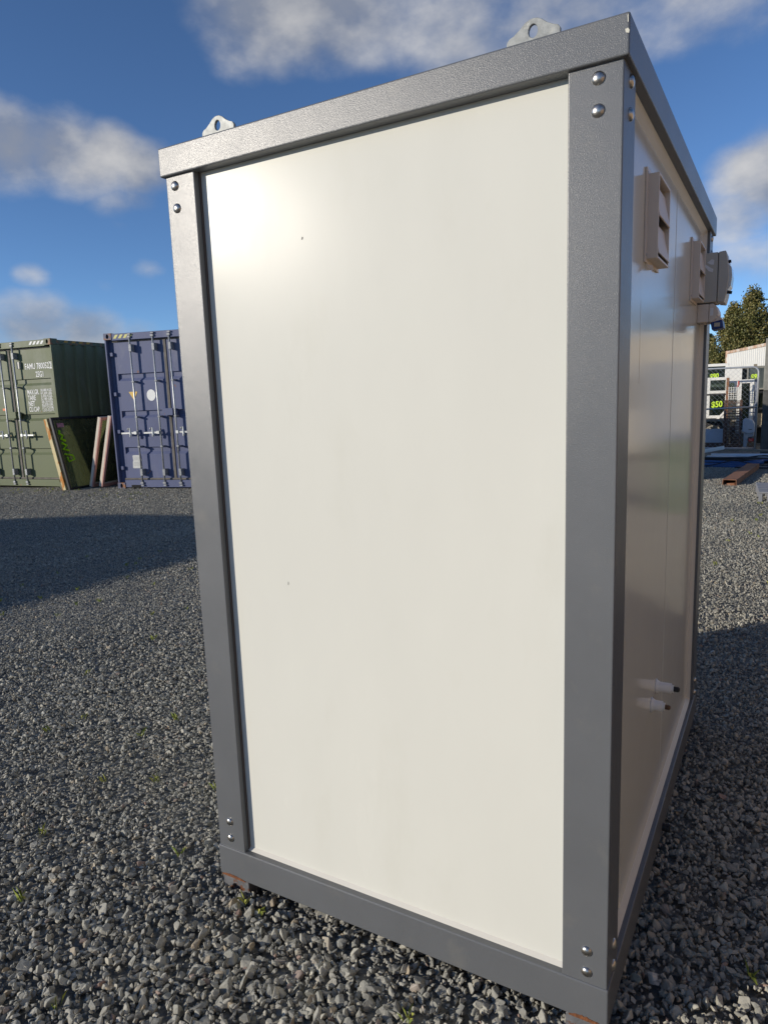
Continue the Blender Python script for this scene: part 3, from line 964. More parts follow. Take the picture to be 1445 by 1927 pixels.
window('white_window', (-1.60, 18.95, 1.50), .58, .60, .07, 'white window marked $90 high up behind the gate', price='$90', psize=.20, ppos=(.14, .22))
w50 = window('casement_window', (-1.44, 18.15, .74), .49, 1.02, .07, 'white casement window marked $50 with small sash above, behind the gate', rails=(.62,), price='$50', psize=.24, ppos=(.11, .27))
w50.location.z = .72
MB().bar((.46, .02, .20), (.20, .02, -.10), .05, .06, (0, 1, 0)).build('stay_bar', M_whitepaint, w50, .003, 1)
MB().box(-.02, .52, -.012, -.002, .575, .615).build('strap', M_black, w50)
# stool that carries the casement
sb = empty('trestle', (-1.55, 18.0, 0), 0, 'low timber trestle under the window marked $50', 'trestle')
for x in (.05, .6):
    for y in (.0, .30):
        MB().box(x, x + .06, y, y + .06, 0, .64).build('leg', M_timber, sb)
MB().box(0, .7, -.02, .38, .645, .705).build('top', M_timber, sb, .003, 1)
bp_ = empty('white_sheet_panel', (-1.10, 19.05, 1.38), 0, 'plain white sheet panel with red lower edge, behind the gate', 'panel')
MB().box(0, .40, -.12, -.09, 0, .64).build('sheet', M_whitepaint, bp_, .003, 1)
MB().box(0, .40, -.125, -.09, -.035, -.001).build('edge_strip', pm('red_strip', (.45, .05, .04), rough=.5), bp_)
window('grey_window', (-.58, 18.7, 1.40), .42, .58, .04, 'grey obscured glass window marked $95 beside the dark post', mat=M_greypost, gl=M_greyglass, price='$95', psize=.19, ppos=(.09, .27))
window('small_sash', (-.60, 18.68, .90), .46, .46, .05, 'dark sash with green scribble below the $95 window', mat=M_blackal, gl=M_darkglass, price='$60', psize=.17, ppos=(.12, .14))
wd = window('tall_white_frame', (-.73, 17.75, .36), .36, 1.30, .09, 'tall narrow white window frame leaning upright right of the rusty cage', gl=M_darkglass)
MB().box(-.01, .37, -.012, -.002, .60, .635).build('strap', M_black, wd)
MB().box(.37, .44, .0, .06, .05, 1.28).build('loose_stile', pm('blue_grey_paint', (.17, .19, .24), rough=.6), wd)
pb = empty('timber_packer', (-.80, 17.70, 0), 0, 'timber block under the tall narrow white frame', 'timber')
MB().box(0, .52, 0, .20, .0, .17).build('block', M_timber, pb)
MB().box(.02, .50, .02, .18, .175, .355).build('block', M_timber, pb)
window('cream_sash', (-1.005, 18.5, 1.34), .22, .30, .055, 'little cream sash wedged above the white grille', gl=M_darkglass)
MBp = empty('brown_post', (-.995, 18.0, 0), 0, 'brown timber post beside the window marked $50', 'post')
MB().box(0, .065, 0, .065, 0, 1.72).build('post', M_brown, MBp, .003, 1)
# rusty cage with a grille
cg = empty('rusty_cage', (-.98, 17.35, 0), 0, 'rusty brown steel cage standing upright in front of the windows', 'cage')
for x in (0, .34):
    for y in (0, .22):
        MB().box(x, x + .045, y, y + .045, .06, 1.18).build('upright', M_rustmesh, cg)
for i in range(9):
    z = .10 + i * .125
    MB().box(.046, .339, .004, .03, z, z + .022).build('slat', M_rustmesh, cg)
    MB().box(.046, .339, .23, .255, z + .04, z + .06).build('slat', M_rustmesh, cg)
for i in range(5):
    x = .075 + i * .053
    MB().box(x, x + .008, .031, .039, .10, 1.15).build('wire', M_rustmesh, cg)
MB().box(-.03, .42, -.02, .28, .0, .06).build('base', M_rustmesh, cg)
gr = empty('white_grille', (-.90, 17.42, 1.19), 0, 'small white wire grille on top of the rusty cage', 'grille')
for i in range(6):
    MB().box(.0 + i * .053, .0 + i * .053 + .012, 0, .012, 0, .30).build('wire', M_whitepaint, gr)
    MB().box(-.01, .285, .013, .022, .012 + i * .053, .012 + i * .053 + .011).build('wire', M_whitepaint, gr)
MB().tube([(.21, -.02, .44), (.215, -.02, .36), (.19, -.02, .30)], .022, 6).build('red_tag', M_red, gr)

# trailer behind the gate
tl = empty('utility_trailer', (-2.6, 18.55, 0), 0, 'grey utility trailer with black tyre behind the gate', 'trailer')
MB().box(0, 1.60, -.05, -.02, .46, .70).build('side_panel', M_utegrey, tl, .004, 1)
MB().box(.0, 1.63, -.02, .42, .40, .455).build('deck', M_utegrey, tl, .004, 1)
MB().prism([(.98, .62), (1.10, .80), (1.42, .80), (1.60, .62), (1.60, .46), (1.56, .46), (1.52, .60), (1.40, .755), (1.12, .755), (1.02, .62)], lambda u, v: (u, -.27, v), (0, .215, 0)).build('mudguard', M_utegrey, tl, .003, 1)


def wheel(par, c, r, wdt, n=28):
    prof = [(r * .62, -wdt / 2), (r * .93, -wdt / 2), (r, -wdt * .3), (r, wdt * .3), (r * .93, wdt / 2), (r * .62, wdt / 2)]
    vs, fs = [], []
    for i in range(n):
        a = 2 * math.pi * i / n
        for (rr, y) in prof:
            vs.append((c[0] + rr * math.cos(a), c[1] + y, c[2] + rr * math.sin(a)))
    k = len(prof)
    for i in range(n):
        j = (i + 1) % n
        for q in range(k):
            p2 = (q + 1) % k
            fs.append((i * k + q, j * k + q, j * k + p2, i * k + p2))
    w_ = MB().add(vs, fs).build('wheel', M_black, par, smooth=False)
    rim = MB()
    outer = [(c[0] + r * .63 * math.cos(2 * math.pi * i / 20), c[2] + r * .63 * math.sin(2 * math.pi * i / 20)) for i in range(20)]
    inner = [(c[0] + r * .50 * math.cos(2 * math.pi * i / 20), c[2] + r * .50 * math.sin(2 * math.pi * i / 20)) for i in range(20)]
    rim.ringplate(outer, inner, lambda u, v: (u, c[1] - wdt * .42, v), (0, wdt * .8, 0))
    for i in range(6):
        a = 2 * math.pi * i / 6
        rim.bar((c[0], c[1] - wdt * .3, c[2]), (c[0] + r * .52 * math.cos(a), c[1] - wdt * .34, c[2] + r * .52 * math.sin(a)), .05, .012, (0, 1, 0))
    rim.tube([(c[0], c[1] - wdt * .38, c[2]), (c[0], c[1] + wdt * .3, c[2])], r * .2, 12)
    rim.build('rim', pm('dull_rim', (.34, .31, .25), rough=.6, metal=.2, var=.2, vs=20), w_)
    return w_


wheel(tl, (1.31, -.16, .335), .335, .19)
MB().box(1.565, 1.63, -.062, -.051, .58, .65).build('tail_lamp', pm('amber_lens', (.65, .10, .02), rough=.3), tl)
bd_ = empty('pale_board', (-2.35, 17.62, 0), 0, 'pale blue grey board lying on edge in front of the trailer wheel', 'board')
MB().box(0, 1.36, 0, .03, .14, .48).build('sheet', M_paleblue, bd_, .003, 1)
MB().box(-.02, 1.42, -.01, .05, .0, .135).build('bearer', M_rustmesh, bd_, .003, 1)
# engine cowl on a stand with a red lamp
cw = empty('engine_cowl', (-.56, 17.30, 0), 0, 'pale blue grey engine cowl with red lamp beside the gate post', 'cowl')
prof = [(.0, .42), (.0, .70), (.03, .735), (.12, .73), (.21, .685), (.255, .60), (.265, .46), (.25, .40), (.12, .38), (.06, .40)]
MB().prism(prof, lambda u, v: (u, 0, v), (0, .34, 0)).build('cover', M_paleblue, cw, .02, 3)
MB().prism([(.03, .05), (.03, .41), (.12, .40), (.25, .41), (.24, .31), (.13, .28), (.10, .05)], lambda u, v: (u, .04, v), (0, .24, 0)).build('leg', pm('cowl_grey', (.30, .33, .37), rough=.5), cw, .01, 2)
MB().box(.13, .26, -.01, .10, .18, .29).build('lamp_housing', M_black, cw, .006, 2)
MB().box(.145, .25, -.022, -.011, .195, .265).build('lamp_lens', M_red, cw, .004, 2)
MB().box(.13, .2, -.004, .02, .47, .485).build('vent_slot', M_black, cw)
MB().box(-.02, .30, .0, .34, .0, .05).build('base', M_rustmesh, cw)
# crates on the rack shelf
for i, (x, w_, lab) in enumerate(((-.47, .15, 'pale timber crate on the rack shelf nearest the cowl'), (-.31, .20, 'pale timber crate on the rack shelf nearest the dark post'))):
    ck = empty('timber_crate', (x, 18.83, .503), 0, lab, 'crate', 'pale crates on the rack shelf')
    for j in range(3):
        MB().box(0, w_, 0, .012, j * .10, j * .10 + .094).build('slat', M_ply, ck, .002, 1)
        MB().box(0, w_, .20, .212, j * .10, j * .10 + .094).build('slat', M_ply, ck, .002, 1)
    MB().box(.001, .014, .013, .199, 0, .295).build('end', M_ply, ck)
    MB().box(w_ - .014, w_ - .001, .013, .199, 0, .295).build('end', M_ply, ck)
# post at the frame edge
pt = empty('yard_post', (-.105, 14.95, 0), 0, 'thick weathered post at the right edge of the yard', 'post')
MB().box(0, .22, 0, .22, 0, 1.40).build('post', pm('shaded_post_timber', (.085, .085, .078), rough=.85, var=.25, vs=7, bump=.3, bs=40), pt, .008, 2)  # darker colour stands in for shade on the lower post
MB().box(.004, .216, .004, .216, 1.405, 2.45).build('post_lit_top', M_greypost, pt, .008, 2)  # same post in a lighter colour, for its sunlit upper part

# pile of pipes and hoses
def pipe(name, pts, r, mat, label, cat, group=None, hollow=False):
    o = MB().tube(pts, r, 12, not hollow)
    if hollow:
        o.tube(pts, r * .88, 12, False)
    ob = o.build(name, mat, None, smooth=True)
    return tag(ob, label, cat, group)


pipe('white_pipe', [(-.95, 14.02, .135), (.62, 13.95, .150)], .052, M_pvc, 'white plastic pipe with open end lying along the top of the pipe pile', 'pipe', hollow=True)
gu = empty('white_gutter', (-1.30, 13.75, .13), 0, 'length of white gutter sticking up out of the pipe pile', 'gutter')
MB().bar((-.25, 0, .0), (.60, -.06, .175), .11, .012).bar((-.25, .055, .03), (.60, -.005, .205), .012, .06).bar((-.25, -.055, .022), (.60, -.115, .197), .012, .045).build('channel', M_whitepaint, gu)
pc = empty('white_flashing', (-1.05, 13.62, .085), 0, 'bent piece of white flashing lying on the pipe pile', 'flashing')
MB().prism([(0, .0), (.50, -.01), (.56, .075), (.05, .085)], lambda u, v: (u, -.02, v), (0, .012, 0)).build('sheet', M_pvc, pc)
MB().prism([(0.05, .085), (.56, .075), (.52, .078), (.06, .09)], lambda u, v: (u, .0, v), (0, .14, 0)).build('fold', M_pvc, pc)
for i, (pts, r_, lab) in enumerate((
        ([(-1.6, 13.25, .040), (-.75, 13.20, .040), (-.25, 13.25, .045), (.0, 13.32, .10)], .036, 'thick bright blue pipe lying lowest on the pipe pile'),
        ([(-1.6, 13.38, .085), (-.9, 13.30, .095), (-.35, 13.30, .075), (.1, 13.40, .135)], .024, 'thin blue pipe curving up over the thick blue pipe'),
        ([(-1.6, 13.12, .020), (-.8, 13.10, .020), (-.3, 13.12, .02)], .020, 'thin blue pipe lying nearest in front of the pile'))):
    pipe('blue_pipe', pts, r_, M_bluepipe, lab, 'pipe', 'blue pipes in the pile')
hl = ['black hose sagging across the front of the blue pipes', 'black hose at the back of the pipe pile', 'black hose running under the white flashing', 'thin black hose looping to the right of the pile', 'black hose on the ground by the rusty beam', 'black hose along the top of the blue pipes', 'slack black hose rising to the white pipe']
hp_ = [[(-1.6, 13.05, .06), (-1.0, 13.06, .03), (-.55, 13.08, .13), (-.2, 13.15, .17), (.3, 13.3, .16)], [(-1.6, 13.75, .05), (-.6, 13.72, .06), (.5, 13.75, .05)],
       [(-1.6, 13.52, .09), (-.8, 13.50, .10), (.5, 13.55, .08)], [(-.5, 13.2, .14), (.0, 13.15, .05), (.35, 13.12, .10), (.6, 13.2, .2)],
       [(-.45, 13.02, .02), (.1, 12.98, .02), (.5, 13.1, .04)], [(-1.6, 13.45, .16), (-.9, 13.42, .15), (-.2, 13.45, .155), (.4, 13.5, .12)], [(-1.4, 13.6, .17), (-.6, 13.55, .11), (.0, 13.6, .19), (.5, 13.65, .1)]]
for pts, lab, r_ in zip(hp_, hl, (.009, .03, .028, .008, .016, .022, .014)):
    sp_ = []
    for i in range(len(pts) - 1):
        p0, p1, p2, p3 = (Vector(pts[max(0, i - 1)]), Vector(pts[i]), Vector(pts[i + 1]), Vector(pts[min(len(pts) - 1, i + 2)]))
        for q in range(6):
            t_ = q / 6
            sp_.append(.5 * ((2 * p1) + (p2 - p0) * t_ + (2 * p0 - 5 * p1 + 4 * p2 - p3) * t_ ** 2 + (3 * p1 - p0 - 3 * p2 + p3) * t_ ** 3))
    sp_.append(Vector(pts[-1]))
    pipe('black_hose', sp_, r_, M_hose, lab, 'hose', 'black hoses in the pile')
tag(MB().bar((-1.7, 14.45, .235), (.8, 14.40, .215), .09, .035).build('timber_plank', M_timber, None, .004, 1), 'long weathered plank on edge behind the white pipe', 'plank')

# rusty box section beam, open at the near end
bm_a, bm_b = Vector((-.395, 10.50, .045)), Vector((-.155, 13.0, .05))
dd = (bm_b - bm_a).normalized()
sd = Vector((dd.y, -dd.x, 0)).normalized()
uu = sd.cross(dd)
be = empty('steel_box_beam', (bm_a.x, bm_a.y, 0), 0, 'rusty orange rectangular steel beam lying on the gravel', 'beam')
ow_, oh = .098, .048
oc = [(-ow_, -oh), (ow_, -oh), (ow_, oh), (-ow_, oh)]
ic = [(-ow_ + .008, -oh + .008), (ow_ - .008, -oh + .008), (ow_ - .008, oh - .008), (-ow_ + .008, oh - .008)]
o_ = Vector((0, 0, bm_a.z))
MB().ringplate(oc, ic, lambda u, v: o_ + sd * u + uu * v, dd * (bm_b - bm_a).length).build('section', M_rustbeam, be)
MB().obox(o_ + dd * .25 - uu * (oh - .02) + sd * .01, dd * .2, sd * .055, uu * .01).build('loose_scrap', M_rustbeam, be)
# plastic pallet at the right edge
pa_ = empty('plastic_pallet', (.055, 8.88, 0), R(4), 'grey plastic pallet cut off by the right edge, lying on the gravel', 'pallet')
M_pal = pm('grey_pallet_plastic', (.22, .225, .24), rough=.5, var=.1)
for i in range(6):
    MB().box(0, 1.0, i * .17, i * .17 + .13, .115, .14).build('deck_board', M_pal, pa_, .004, 1)
for x in (0.0, .10, .46, .56, .92):
    for y in (0, .45, .90):
        MB().box(x, x + .045, y, y + .08, .0, .114).build('foot', M_pal, pa_, .004, 1)
M_palref = M_pal

# white container far right
M_rustwhite = (.78, .76, .70)
WC = empty('white_container', (-1.72, 28.2, 0), math.atan2(-4.75, 1.44), 'white ribbed shipping container with rusty top edge in front of the trees', 'container')
wc_a = pm('white_container_paint', (.62, .61, .57), rough=.5, var=.05, vs=2, col2=(.42, .22, .12), c2s=5, c2t=.72, c2w=.04)
wc_b = pm('rusty_white_rail', (.55, .36, .24), rough=.8, var=.3, vs=4, col2=(.70, .62, .52), c2s=3, c2t=.5, c2w=.1)
prof, y = [], 0.08
while y < 5.7:
    prof += [(y, 0), (y + .09, 0), (y + .12, .03), (y + .20, .03), (y + .23, 0)]
    y += .23
vs, fs = [], []
for (x_, d_) in prof:
    vs += [(x_, d_, .15), (x_, d_, 2.68)]
for i in range(len(prof) - 1):
    fs.append((2 * i, 2 * i + 2, 2 * i + 3, 2 * i + 1))
MB().add(vs, fs).build('side_wall', wc_a, WC)
MB().box(0, 5.85, -.015, .05, 2.685, 2.78).build('top_side_rail', wc_b, WC, .004, 1)
MB().box(0, 5.85, -.015, .05, .02, .16).build('bottom_side_rail', wc_b, WC, .004, 1)
for x0, x1 in ((0, .16), (5.69, 5.85)):
    MB().box(x0, x1, -.022, .12, 0, 2.80).build('corner_post', wc_b, WC, .004, 1)
MB().box(0.02, 5.83, .13, 2.40, .1, 2.74).build('body', wc_a, WC)

# ------------------------------------------------------------------ trees
def leaf_mat(name, a, b, c):
    m = bpy.data.materials.new(name)
    m.use_nodes = True
    t = m.node_tree
    bs = t.nodes['Principled BSDF']
    bs.inputs['Roughness'].default_value = .6
    g = nd(t, 'ShaderNodeNewGeometry')
    n1_ = nd(t, 'ShaderNodeTexNoise')
    n1_.inputs['Scale'].default_value = 1.1
    n1_.inputs['Detail'].default_value = 5
    lk(t, g.outputs['Position'], n1_.inputs['Vector'])
    ra = nd(t, 'ShaderNodeValToRGB')
    ra.color_ramp.elements[0].position = .32
    ra.color_ramp.elements[0].color = (*a, 1)
    ra.color_ramp.elements[1].position = .70
    ra.color_ramp.elements[1].color = (*c, 1)
    e_ = ra.color_ramp.elements.new(.5)
    e_.color = (*b, 1)
    mixr = mth(t, 'ADD', mth(t, 'MULTIPLY', g.outputs['Random Per Island'], .35), mth(t, 'MULTIPLY', n1_.outputs['Fac'], .68))
    lk(t, mixr, ra.inputs[0])
    lk(t, ra.outputs[0], bs.inputs['Base Color'])
    return m


M_leaf = leaf_mat('olive_foliage', (.050, .058, .014), (.125, .125, .030), (.23, .185, .06))
M_leafd = leaf_mat('dark_foliage', (.028, .045, .015), (.065, .085, .025), (.12, .12, .04))
M_bark = pm('bark', (.10, .075, .05), rough=.9, var=.3, vs=9, bump=.6, bs=30)


def tree(x, y, h, rad, label, mat, seed, dense=1., low=.25, ls=.09):
    r_ = np.random.default_rng(seed)
    e = empty('evergreen_tree', (x, y, 0), 0, label, 'tree', 'evergreens behind the yard')
    tp = [(0, 0, -.1), (.05, .03, h * .3), (-.04, .02, h * .6), (.02, 0, h * .93)]
    tm = MB().tube(tp, [h * .028, h * .022, h * .013, h * .003], 9)
    for i in range(9):
        z = h * r_.uniform(.2, .8)
        a = r_.uniform(0, 6.28)
        l = rad * r_.uniform(.5, .85) * (1.1 - z / h * .6)
        tm.tube([(0, 0, z), (l * .5 * math.cos(a), l * .5 * math.sin(a), z + l * .35), (l * math.cos(a), l * math.sin(a), z + l * .6)], [h * .009, h * .006, .008], 5)
    tm.build('trunk', M_bark, e)
    V, F = [], []
    ncl = int(150 * dense)
    for c in range(ncl):
        u = r_.random()
        zc = low + (h * .97 - low) * u
        prof_ = rad * (math.sin(math.pi * min(1, .16 + .84 * (1 - u)) ** .8) ** .65) * (1. if u < .8 else 1.)
        prof_ = rad * max(.16, (1 - u ** 4.2)) * (.84 + .16 * math.sin(u * 9 + seed))
        a = r_.uniform(0, 2 * math.pi)
        rr = prof_ * (r_.random() ** .42) * (1 + .16 * math.sin(3 * a + seed + u * 5))
        cx, cy = rr * math.cos(a), rr * math.sin(a)
        cr_ = r_.uniform(.22, .50) * rad / 1.6
        nl = int(85 * dense ** .3)
        P = r_.normal(size=(nl, 3))
        P /= np.linalg.norm(P, axis=1)[:, None]
        P = P * (cr_ * r_.uniform(.5, 1.05, size=(nl, 1))) * np.array([1, 1, 1.25]) + np.array([cx, cy, zc])
        for p in P:
            if p[2] < .05:
                continue
            d1 = r_.normal(size=3)
            d1[2] += .6
            d1 /= np.linalg.norm(d1)
            d2 = np.cross(d1, r_.normal(size=3))
            d2 /= np.linalg.norm(d2) + 1e-9
            L_ = ls * r_.uniform(.6, 1.5)
            w_ = L_ * .36
            o = len(V)
            V += [tuple(p - d1 * L_ * .5), tuple(p + d2 * w_), tuple(p + d1 * L_ * .5), tuple(p - d2 * w_)]
            F.append((o, o + 1, o + 2, o + 3))
    MB().add(V, F).build('crown', mat, e)
    return e


TREES = [(-1.35, 40.0, 6.25, 1.45, 'tallest evergreen tree, rising behind the white container', M_leaf, 1, 2.0),
         (-2.30, 40.6, 5.75, 1.15, 'bushy olive evergreen just left of the tallest tree', M_leaf, 2, 1.7),
         (-.05, 41.5, 5.7, 1.6, 'evergreen tree at the right edge behind the white container', M_leaf, 3, 1.8),
         (-3.75, 43.5, 4.3, 1.3, 'low dark evergreen half hidden by the far edge of the cabin', M_leafd, 4, 1.6),
         (-1.7, 43.5, 5.0, 1.8, 'dark evergreen filling the gap behind the olive trees', M_leafd, 5, 1.6),
         (2.9, 42, 6.6, 2.1, 'broad evergreen outside the right edge of the yard', M_leaf, 7, 1.4),
         (6.0, 41, 6.1, 2.0, 'second evergreen beyond the right edge', M_leafd, 8, 1.3),
         (9.0, 39, 6.8, 2.2, 'third evergreen beyond the right edge', M_leaf, 9, 1.3)]
for (x, y, h, rd, lab, mt, sd_, dn) in TREES:
    tree(x, y, h, rd, lab, mt, sd_, dn)

# ------------------------------------------------------------------ outside the frame: helpers added for shade and bounce, yard things that show in the glossy side wall
sh = empty('shadow_shed', (-14, -6, 0), 0, 'long low shed added unseen beyond the left edge to cast the gravel shadow', 'shed')
fp = [(-12.2, -10.6), (-11.4, -2.1), (-13.85, -2.35), (-15.0, -2.65), (-17.4, -4.3), (-18.5, -11)]  # unseen block: outline shaped so its shadow crosses the gravel
M_shed = pm('shed_steel', (.35, .36, .36), rough=.5, var=.1, vs=2)
MB().prism([(a + 14, b + 6) for a, b in fp], lambda u, v: (u, v, 0), (0, 0, 2.45)).build('wall', M_shed, sh)
MB().prism([(a + 14 + (.0), b + 6) for a, b in fp], lambda u, v: (u, v, 2.46), (0, 0, .14)).build('roof', M_shed, sh)

bn = empty('green_bin', (.60, 7.6, 0), R(-2), 'green waste bin beyond the right edge', 'bin')
M_bin = pm('green_bin_plastic', (.10, .17, .085), rough=.5, var=.1)
MB().prism([(.03, 0), (.33, 0), (.38, .84), (-.02, .84)], lambda u, v: (u, 0, v), (0, .6, 0)).build('body', M_bin, bn, .02, 2)
MB().box(-.04, .40, -.03, .64, .845, .89).build('lid', M_bin, bn, .015, 2)


def site_office(name, loc, rz, w, d, h, mat, label, cat):
    e = empty(name, loc, rz, label, cat)
    MB().box(0, w, 0, d, .05, h).build('wall', mat, e, .01, 1)
    MB().box(-.06, w + .06, -.06, d + .06, h + .002, h + .1).build('roof', M_whitepaint, e, .01, 1)
    dr = MB().box(.35, 1.2, -.03, -.002, .1, 2.1).build('door', pm('office_door_blue', (.22, .28, .36), rough=.5), e, .004, 1)
    MB().tube([(1.12, -.07, 1.0), (1.12, -.07, 1.12)], .012, 8).build('handle', M_steel, dr)
    fr_ = MB().box(1.5, min(w - .2, 2.4), -.03, -.002, 1.0, 1.9).build('window', M_whitepaint, e, .004, 1)
    MB().box(1.56, min(w - .26, 2.34), -.035, -.031, 1.06, 1.84).build('pane', M_darkglass, fr_)
    return e


site_office('site_office', (1.25, 15.2, 0), R(-3), 2.7, 4.5, 2.65, pm('cream_office', (.66, .58, .45), rough=.5, var=.05), 'cream site office beyond the right edge', 'office')
site_office('site_office', (4.4, 15.0, 0), R(-8), 3.0, 4.5, 2.7, pm('grey_office', (.42, .44, .46), rough=.5, var=.05), 'grey site office beyond the cream one', 'office')

container('bounce_container', (5.5, 6.0, 0), R(180), 'tan', (.50, .36, .23), 'tan shipping container added unseen beyond the right edge to bounce warm light on the cabin', [.545, 1.03, 1.372, 1.89], L=12.19)  # added out of view; its sunlit side throws warm light back at the cabin
lc = empty('shade_cabin', (-6.1, 7.75, 0), 0, 'unseen cream cabin added behind the tall cabin to shade the pipe pile and gate', 'cabin')  # added out of sight to throw shade over the pile and gate foot
MB().box(0, 2.4, 0, 4.85, .06, 2.42).build('wall', M_panel, lc, .01, 1)
MB().box(-.02, 2.42, -.02, 4.87, 2.425, 2.50).build('roof', M_frame, lc, .01, 1)
MB().box(-.01, 2.41, -.01, 4.86, .0, .055).build('skid', M_frame, lc, .01, 1)
MB().box(.7, 1.5, -.03, -.002, .1, 2.1).build('door', M_frame, lc, .004, 1)

# ------------------------------------------------------------------ gravel
stone_col = bpy.data.collections.new('gravel_stones')       # sources for the gravel, not placed in the scene themselves


def hull_stone(seed):
    import bmesh
    r_ = np.random.default_rng(seed)
    n = int(r_.integers(11, 16))
    P = r_.normal(size=(n, 3))
    P /= np.linalg.norm(P, axis=1)[:, None]
    P *= np.array([1., r_.uniform(.68, .95), r_.uniform(.5, .8)]) * r_.uniform(.85, 1.12, size=(n, 1))
    bm = bmesh.new()
    for p in P:
        bm.verts.new(p)
    res = bmesh.ops.convex_hull(bm, input=bm.verts)
    loose = [v for v in bm.verts if not v.link_faces]
    if loose:
        bmesh.ops.delete(bm, geom=loose, context='VERTS')
    bmesh.ops.bevel(bm, geom=list(bm.edges), offset=.05, segments=1, affect='EDGES', clamp_overlap=True)
    me = bpy.data.meshes.new('stone')
    bm.to_mesh(me)
    bm.free()
    return me


def stone_mat():
    m = bpy.data.materials.new('crushed_rock')
    m.use_nodes = True
    t = m.node_tree
    b = t.nodes['Principled BSDF']
    b.inputs['Roughness'].default_value = .72
    b.inputs['Specular IOR Level'].default_value = .35
    oi = nd(t, 'ShaderNodeObjectInfo')
    ra = nd(t, 'ShaderNodeValToRGB')
    ra.color_ramp.interpolation = 'LINEAR'
    els = [(.0, (0.227, 0.221, 0.194)), (.25, (0.290, 0.284, 0.245)), (.55, (0.344, 0.330, 0.279)), (.80, (0.402, 0.383, 0.320)), (.915, (0.461, 0.435, 0.359)),
           (.93, (0.356, 0.294, 0.209)), (.955, (0.414, 0.345, 0.245)), (.972, (0.344, 0.333, 0.290)), (.982, (0.303, 0.186, 0.139)), (.99, (0.519, 0.498, 0.426)), (1., (0.565, 0.549, 0.476))]
    cr_ = ra.color_ramp
    cr_.elements[0].position, cr_.elements[0].color = els[0][0], (*els[0][1], 1)
    cr_.elements[1].position, cr_.elements[1].color = els[-1][0], (*els[-1][1], 1)
    for p, c in els[1:-1]:
        cr_.elements.new(p).color = (*c, 1)
    lk(t, oi.outputs['Random'], ra.inputs[0])
    g = nd(t, 'ShaderNodeNewGeometry')
    nz = nd(t, 'ShaderNodeTexNoise')
    nz.inputs['Scale'].default_value = 160
    nz.inputs['Detail'].default_value = 4
    lk(t, g.outputs['Position'], nz.inputs['Vector'])
    nb = nd(t, 'ShaderNodeTexNoise')
    nb.inputs['Scale'].default_value = .7
    nb.inputs['Detail'].default_value = 4
    lk(t, g.outputs['Position'], nb.inputs['Vector'])
    k = mth(t, 'ADD', mth(t, 'MULTIPLY', nz.outputs['Fac'], .6), mth(t, 'ADD', mth(t, 'MULTIPLY', nb.outputs['Fac'], .45), .5))
    mx = nd(t, 'ShaderNodeMix', data_type='RGBA', blend_type='MULTIPLY')
    mx.inputs[0].default_value = 1
    lk(t, ra.outputs[0], mx.inputs[6])
    lk(t, k, mx.inputs[7])
    lk(t, mx.outputs[2], b.inputs['Base Color'])
    bp = nd(t, 'ShaderNodeBump')
    bp.inputs['Strength'].default_value = .5
    bp.inputs['Distance'].default_value = .003
    lk(t, nz.outputs['Fac'], bp.inputs['Height'])
    lk(t, bp.outputs[0], b.inputs['Normal'])
    return m


M_stone = stone_mat()
NV = 12
for i in range(NV):
    me = hull_stone(100 + i)
    me.materials.append(M_stone)
    so_ = bpy.data.objects.new('stone_%02d' % i, me)
    stone_col.objects.link(so_)


def scatter(n_per, rmin, rmax, az0, az1, skip):
    """random points on the yard in a sector round the spot the yard is seen from"""
    c = np.array([.295, -1.478])
    area = .5 * (rmax ** 2 - rmin ** 2) * (az1 - az0)
    n = int(area * n_per)
    r = np.sqrt(rng.uniform(rmin ** 2, rmax ** 2, n))
    a = rng.uniform(az0, az1, n)
    p = c + np.stack([np.sin(a) * r, np.cos(a) * r], 1)
    keep = np.ones(n, bool)
    # under the cabin
    keep &= ~((p[:, 0] > -Wd + .05) & (p[:, 0] < -.05) & (p[:, 1] > .06) & (p[:, 1] < Dp - .05))
    if skip:
        # the strip of yard that the cabin hides
        keep &= ~((a > R(-36)) & (a < R(-12)) & (p[:, 1] > Dp + .4))
    for (lx, ly, rz) in ((-14.36889, 6.89906, .13365), (-10.71605, 7.45366, .24316)):
        dx_, dy_ = p[:, 0] - lx, p[:, 1] - ly
        u = dx_ * math.cos(rz) + dy_ * math.sin(rz)
        v = -dx_ * math.sin(rz) + dy_ * math.cos(rz)
        keep &= ~((u > .05) & (u < 2.39) & (v > .25))
    return p[keep]


pts_near = scatter(6200, .9, 4.2, R(-70), R(22), False)
pts_mid = scatter(4600, 4.2, 9.0, R(-66), R(16), False)
pts_far = scatter(2800, 9.0, 15.5, R(-64), R(9), False)
P2 = np.concatenate([pts_near, pts_mid, pts_far])
n = len(P2)
lump = np.array([mnoise.fractal((x * 1.3, y * 1.3, 0.), 1.0, 2.0, 3) for x, y in P2])
fine = np.array([mnoise.noise((x * .55 + 9, y * .55, 3.)) for x, y in P2])
size = np.exp(rng.normal(math.log(.0092), .38, n)) * (1. + .30 * np.clip(fine * 1.8, -.8, .8))
size = np.clip(size, .0040, .024)
dist = np.hypot(P2[:, 0] - .295, P2[:, 1] + 1.478)
band = np.array([mnoise.noise((x * .9, y * .9, 7.)) for x, y in P2])
size = size * np.clip(1.04 - .30 * np.clip((dist - 1.9 + .9 * band) / .8, 0, 1), .7, 1.1)
fines = rng.random(n) < .34
size = np.where(fines, size * .55, size)
zz = .004 + .009 * np.clip(lump, -1.2, 1.2) + rng.uniform(-.003, .006, n)
gme = bpy.data.meshes.new('gravel')
gme.from_pydata(np.column_stack([P2, zz]).tolist(), [], [])
at = gme.attributes.new('rot', 'FLOAT_VECTOR', 'POINT')
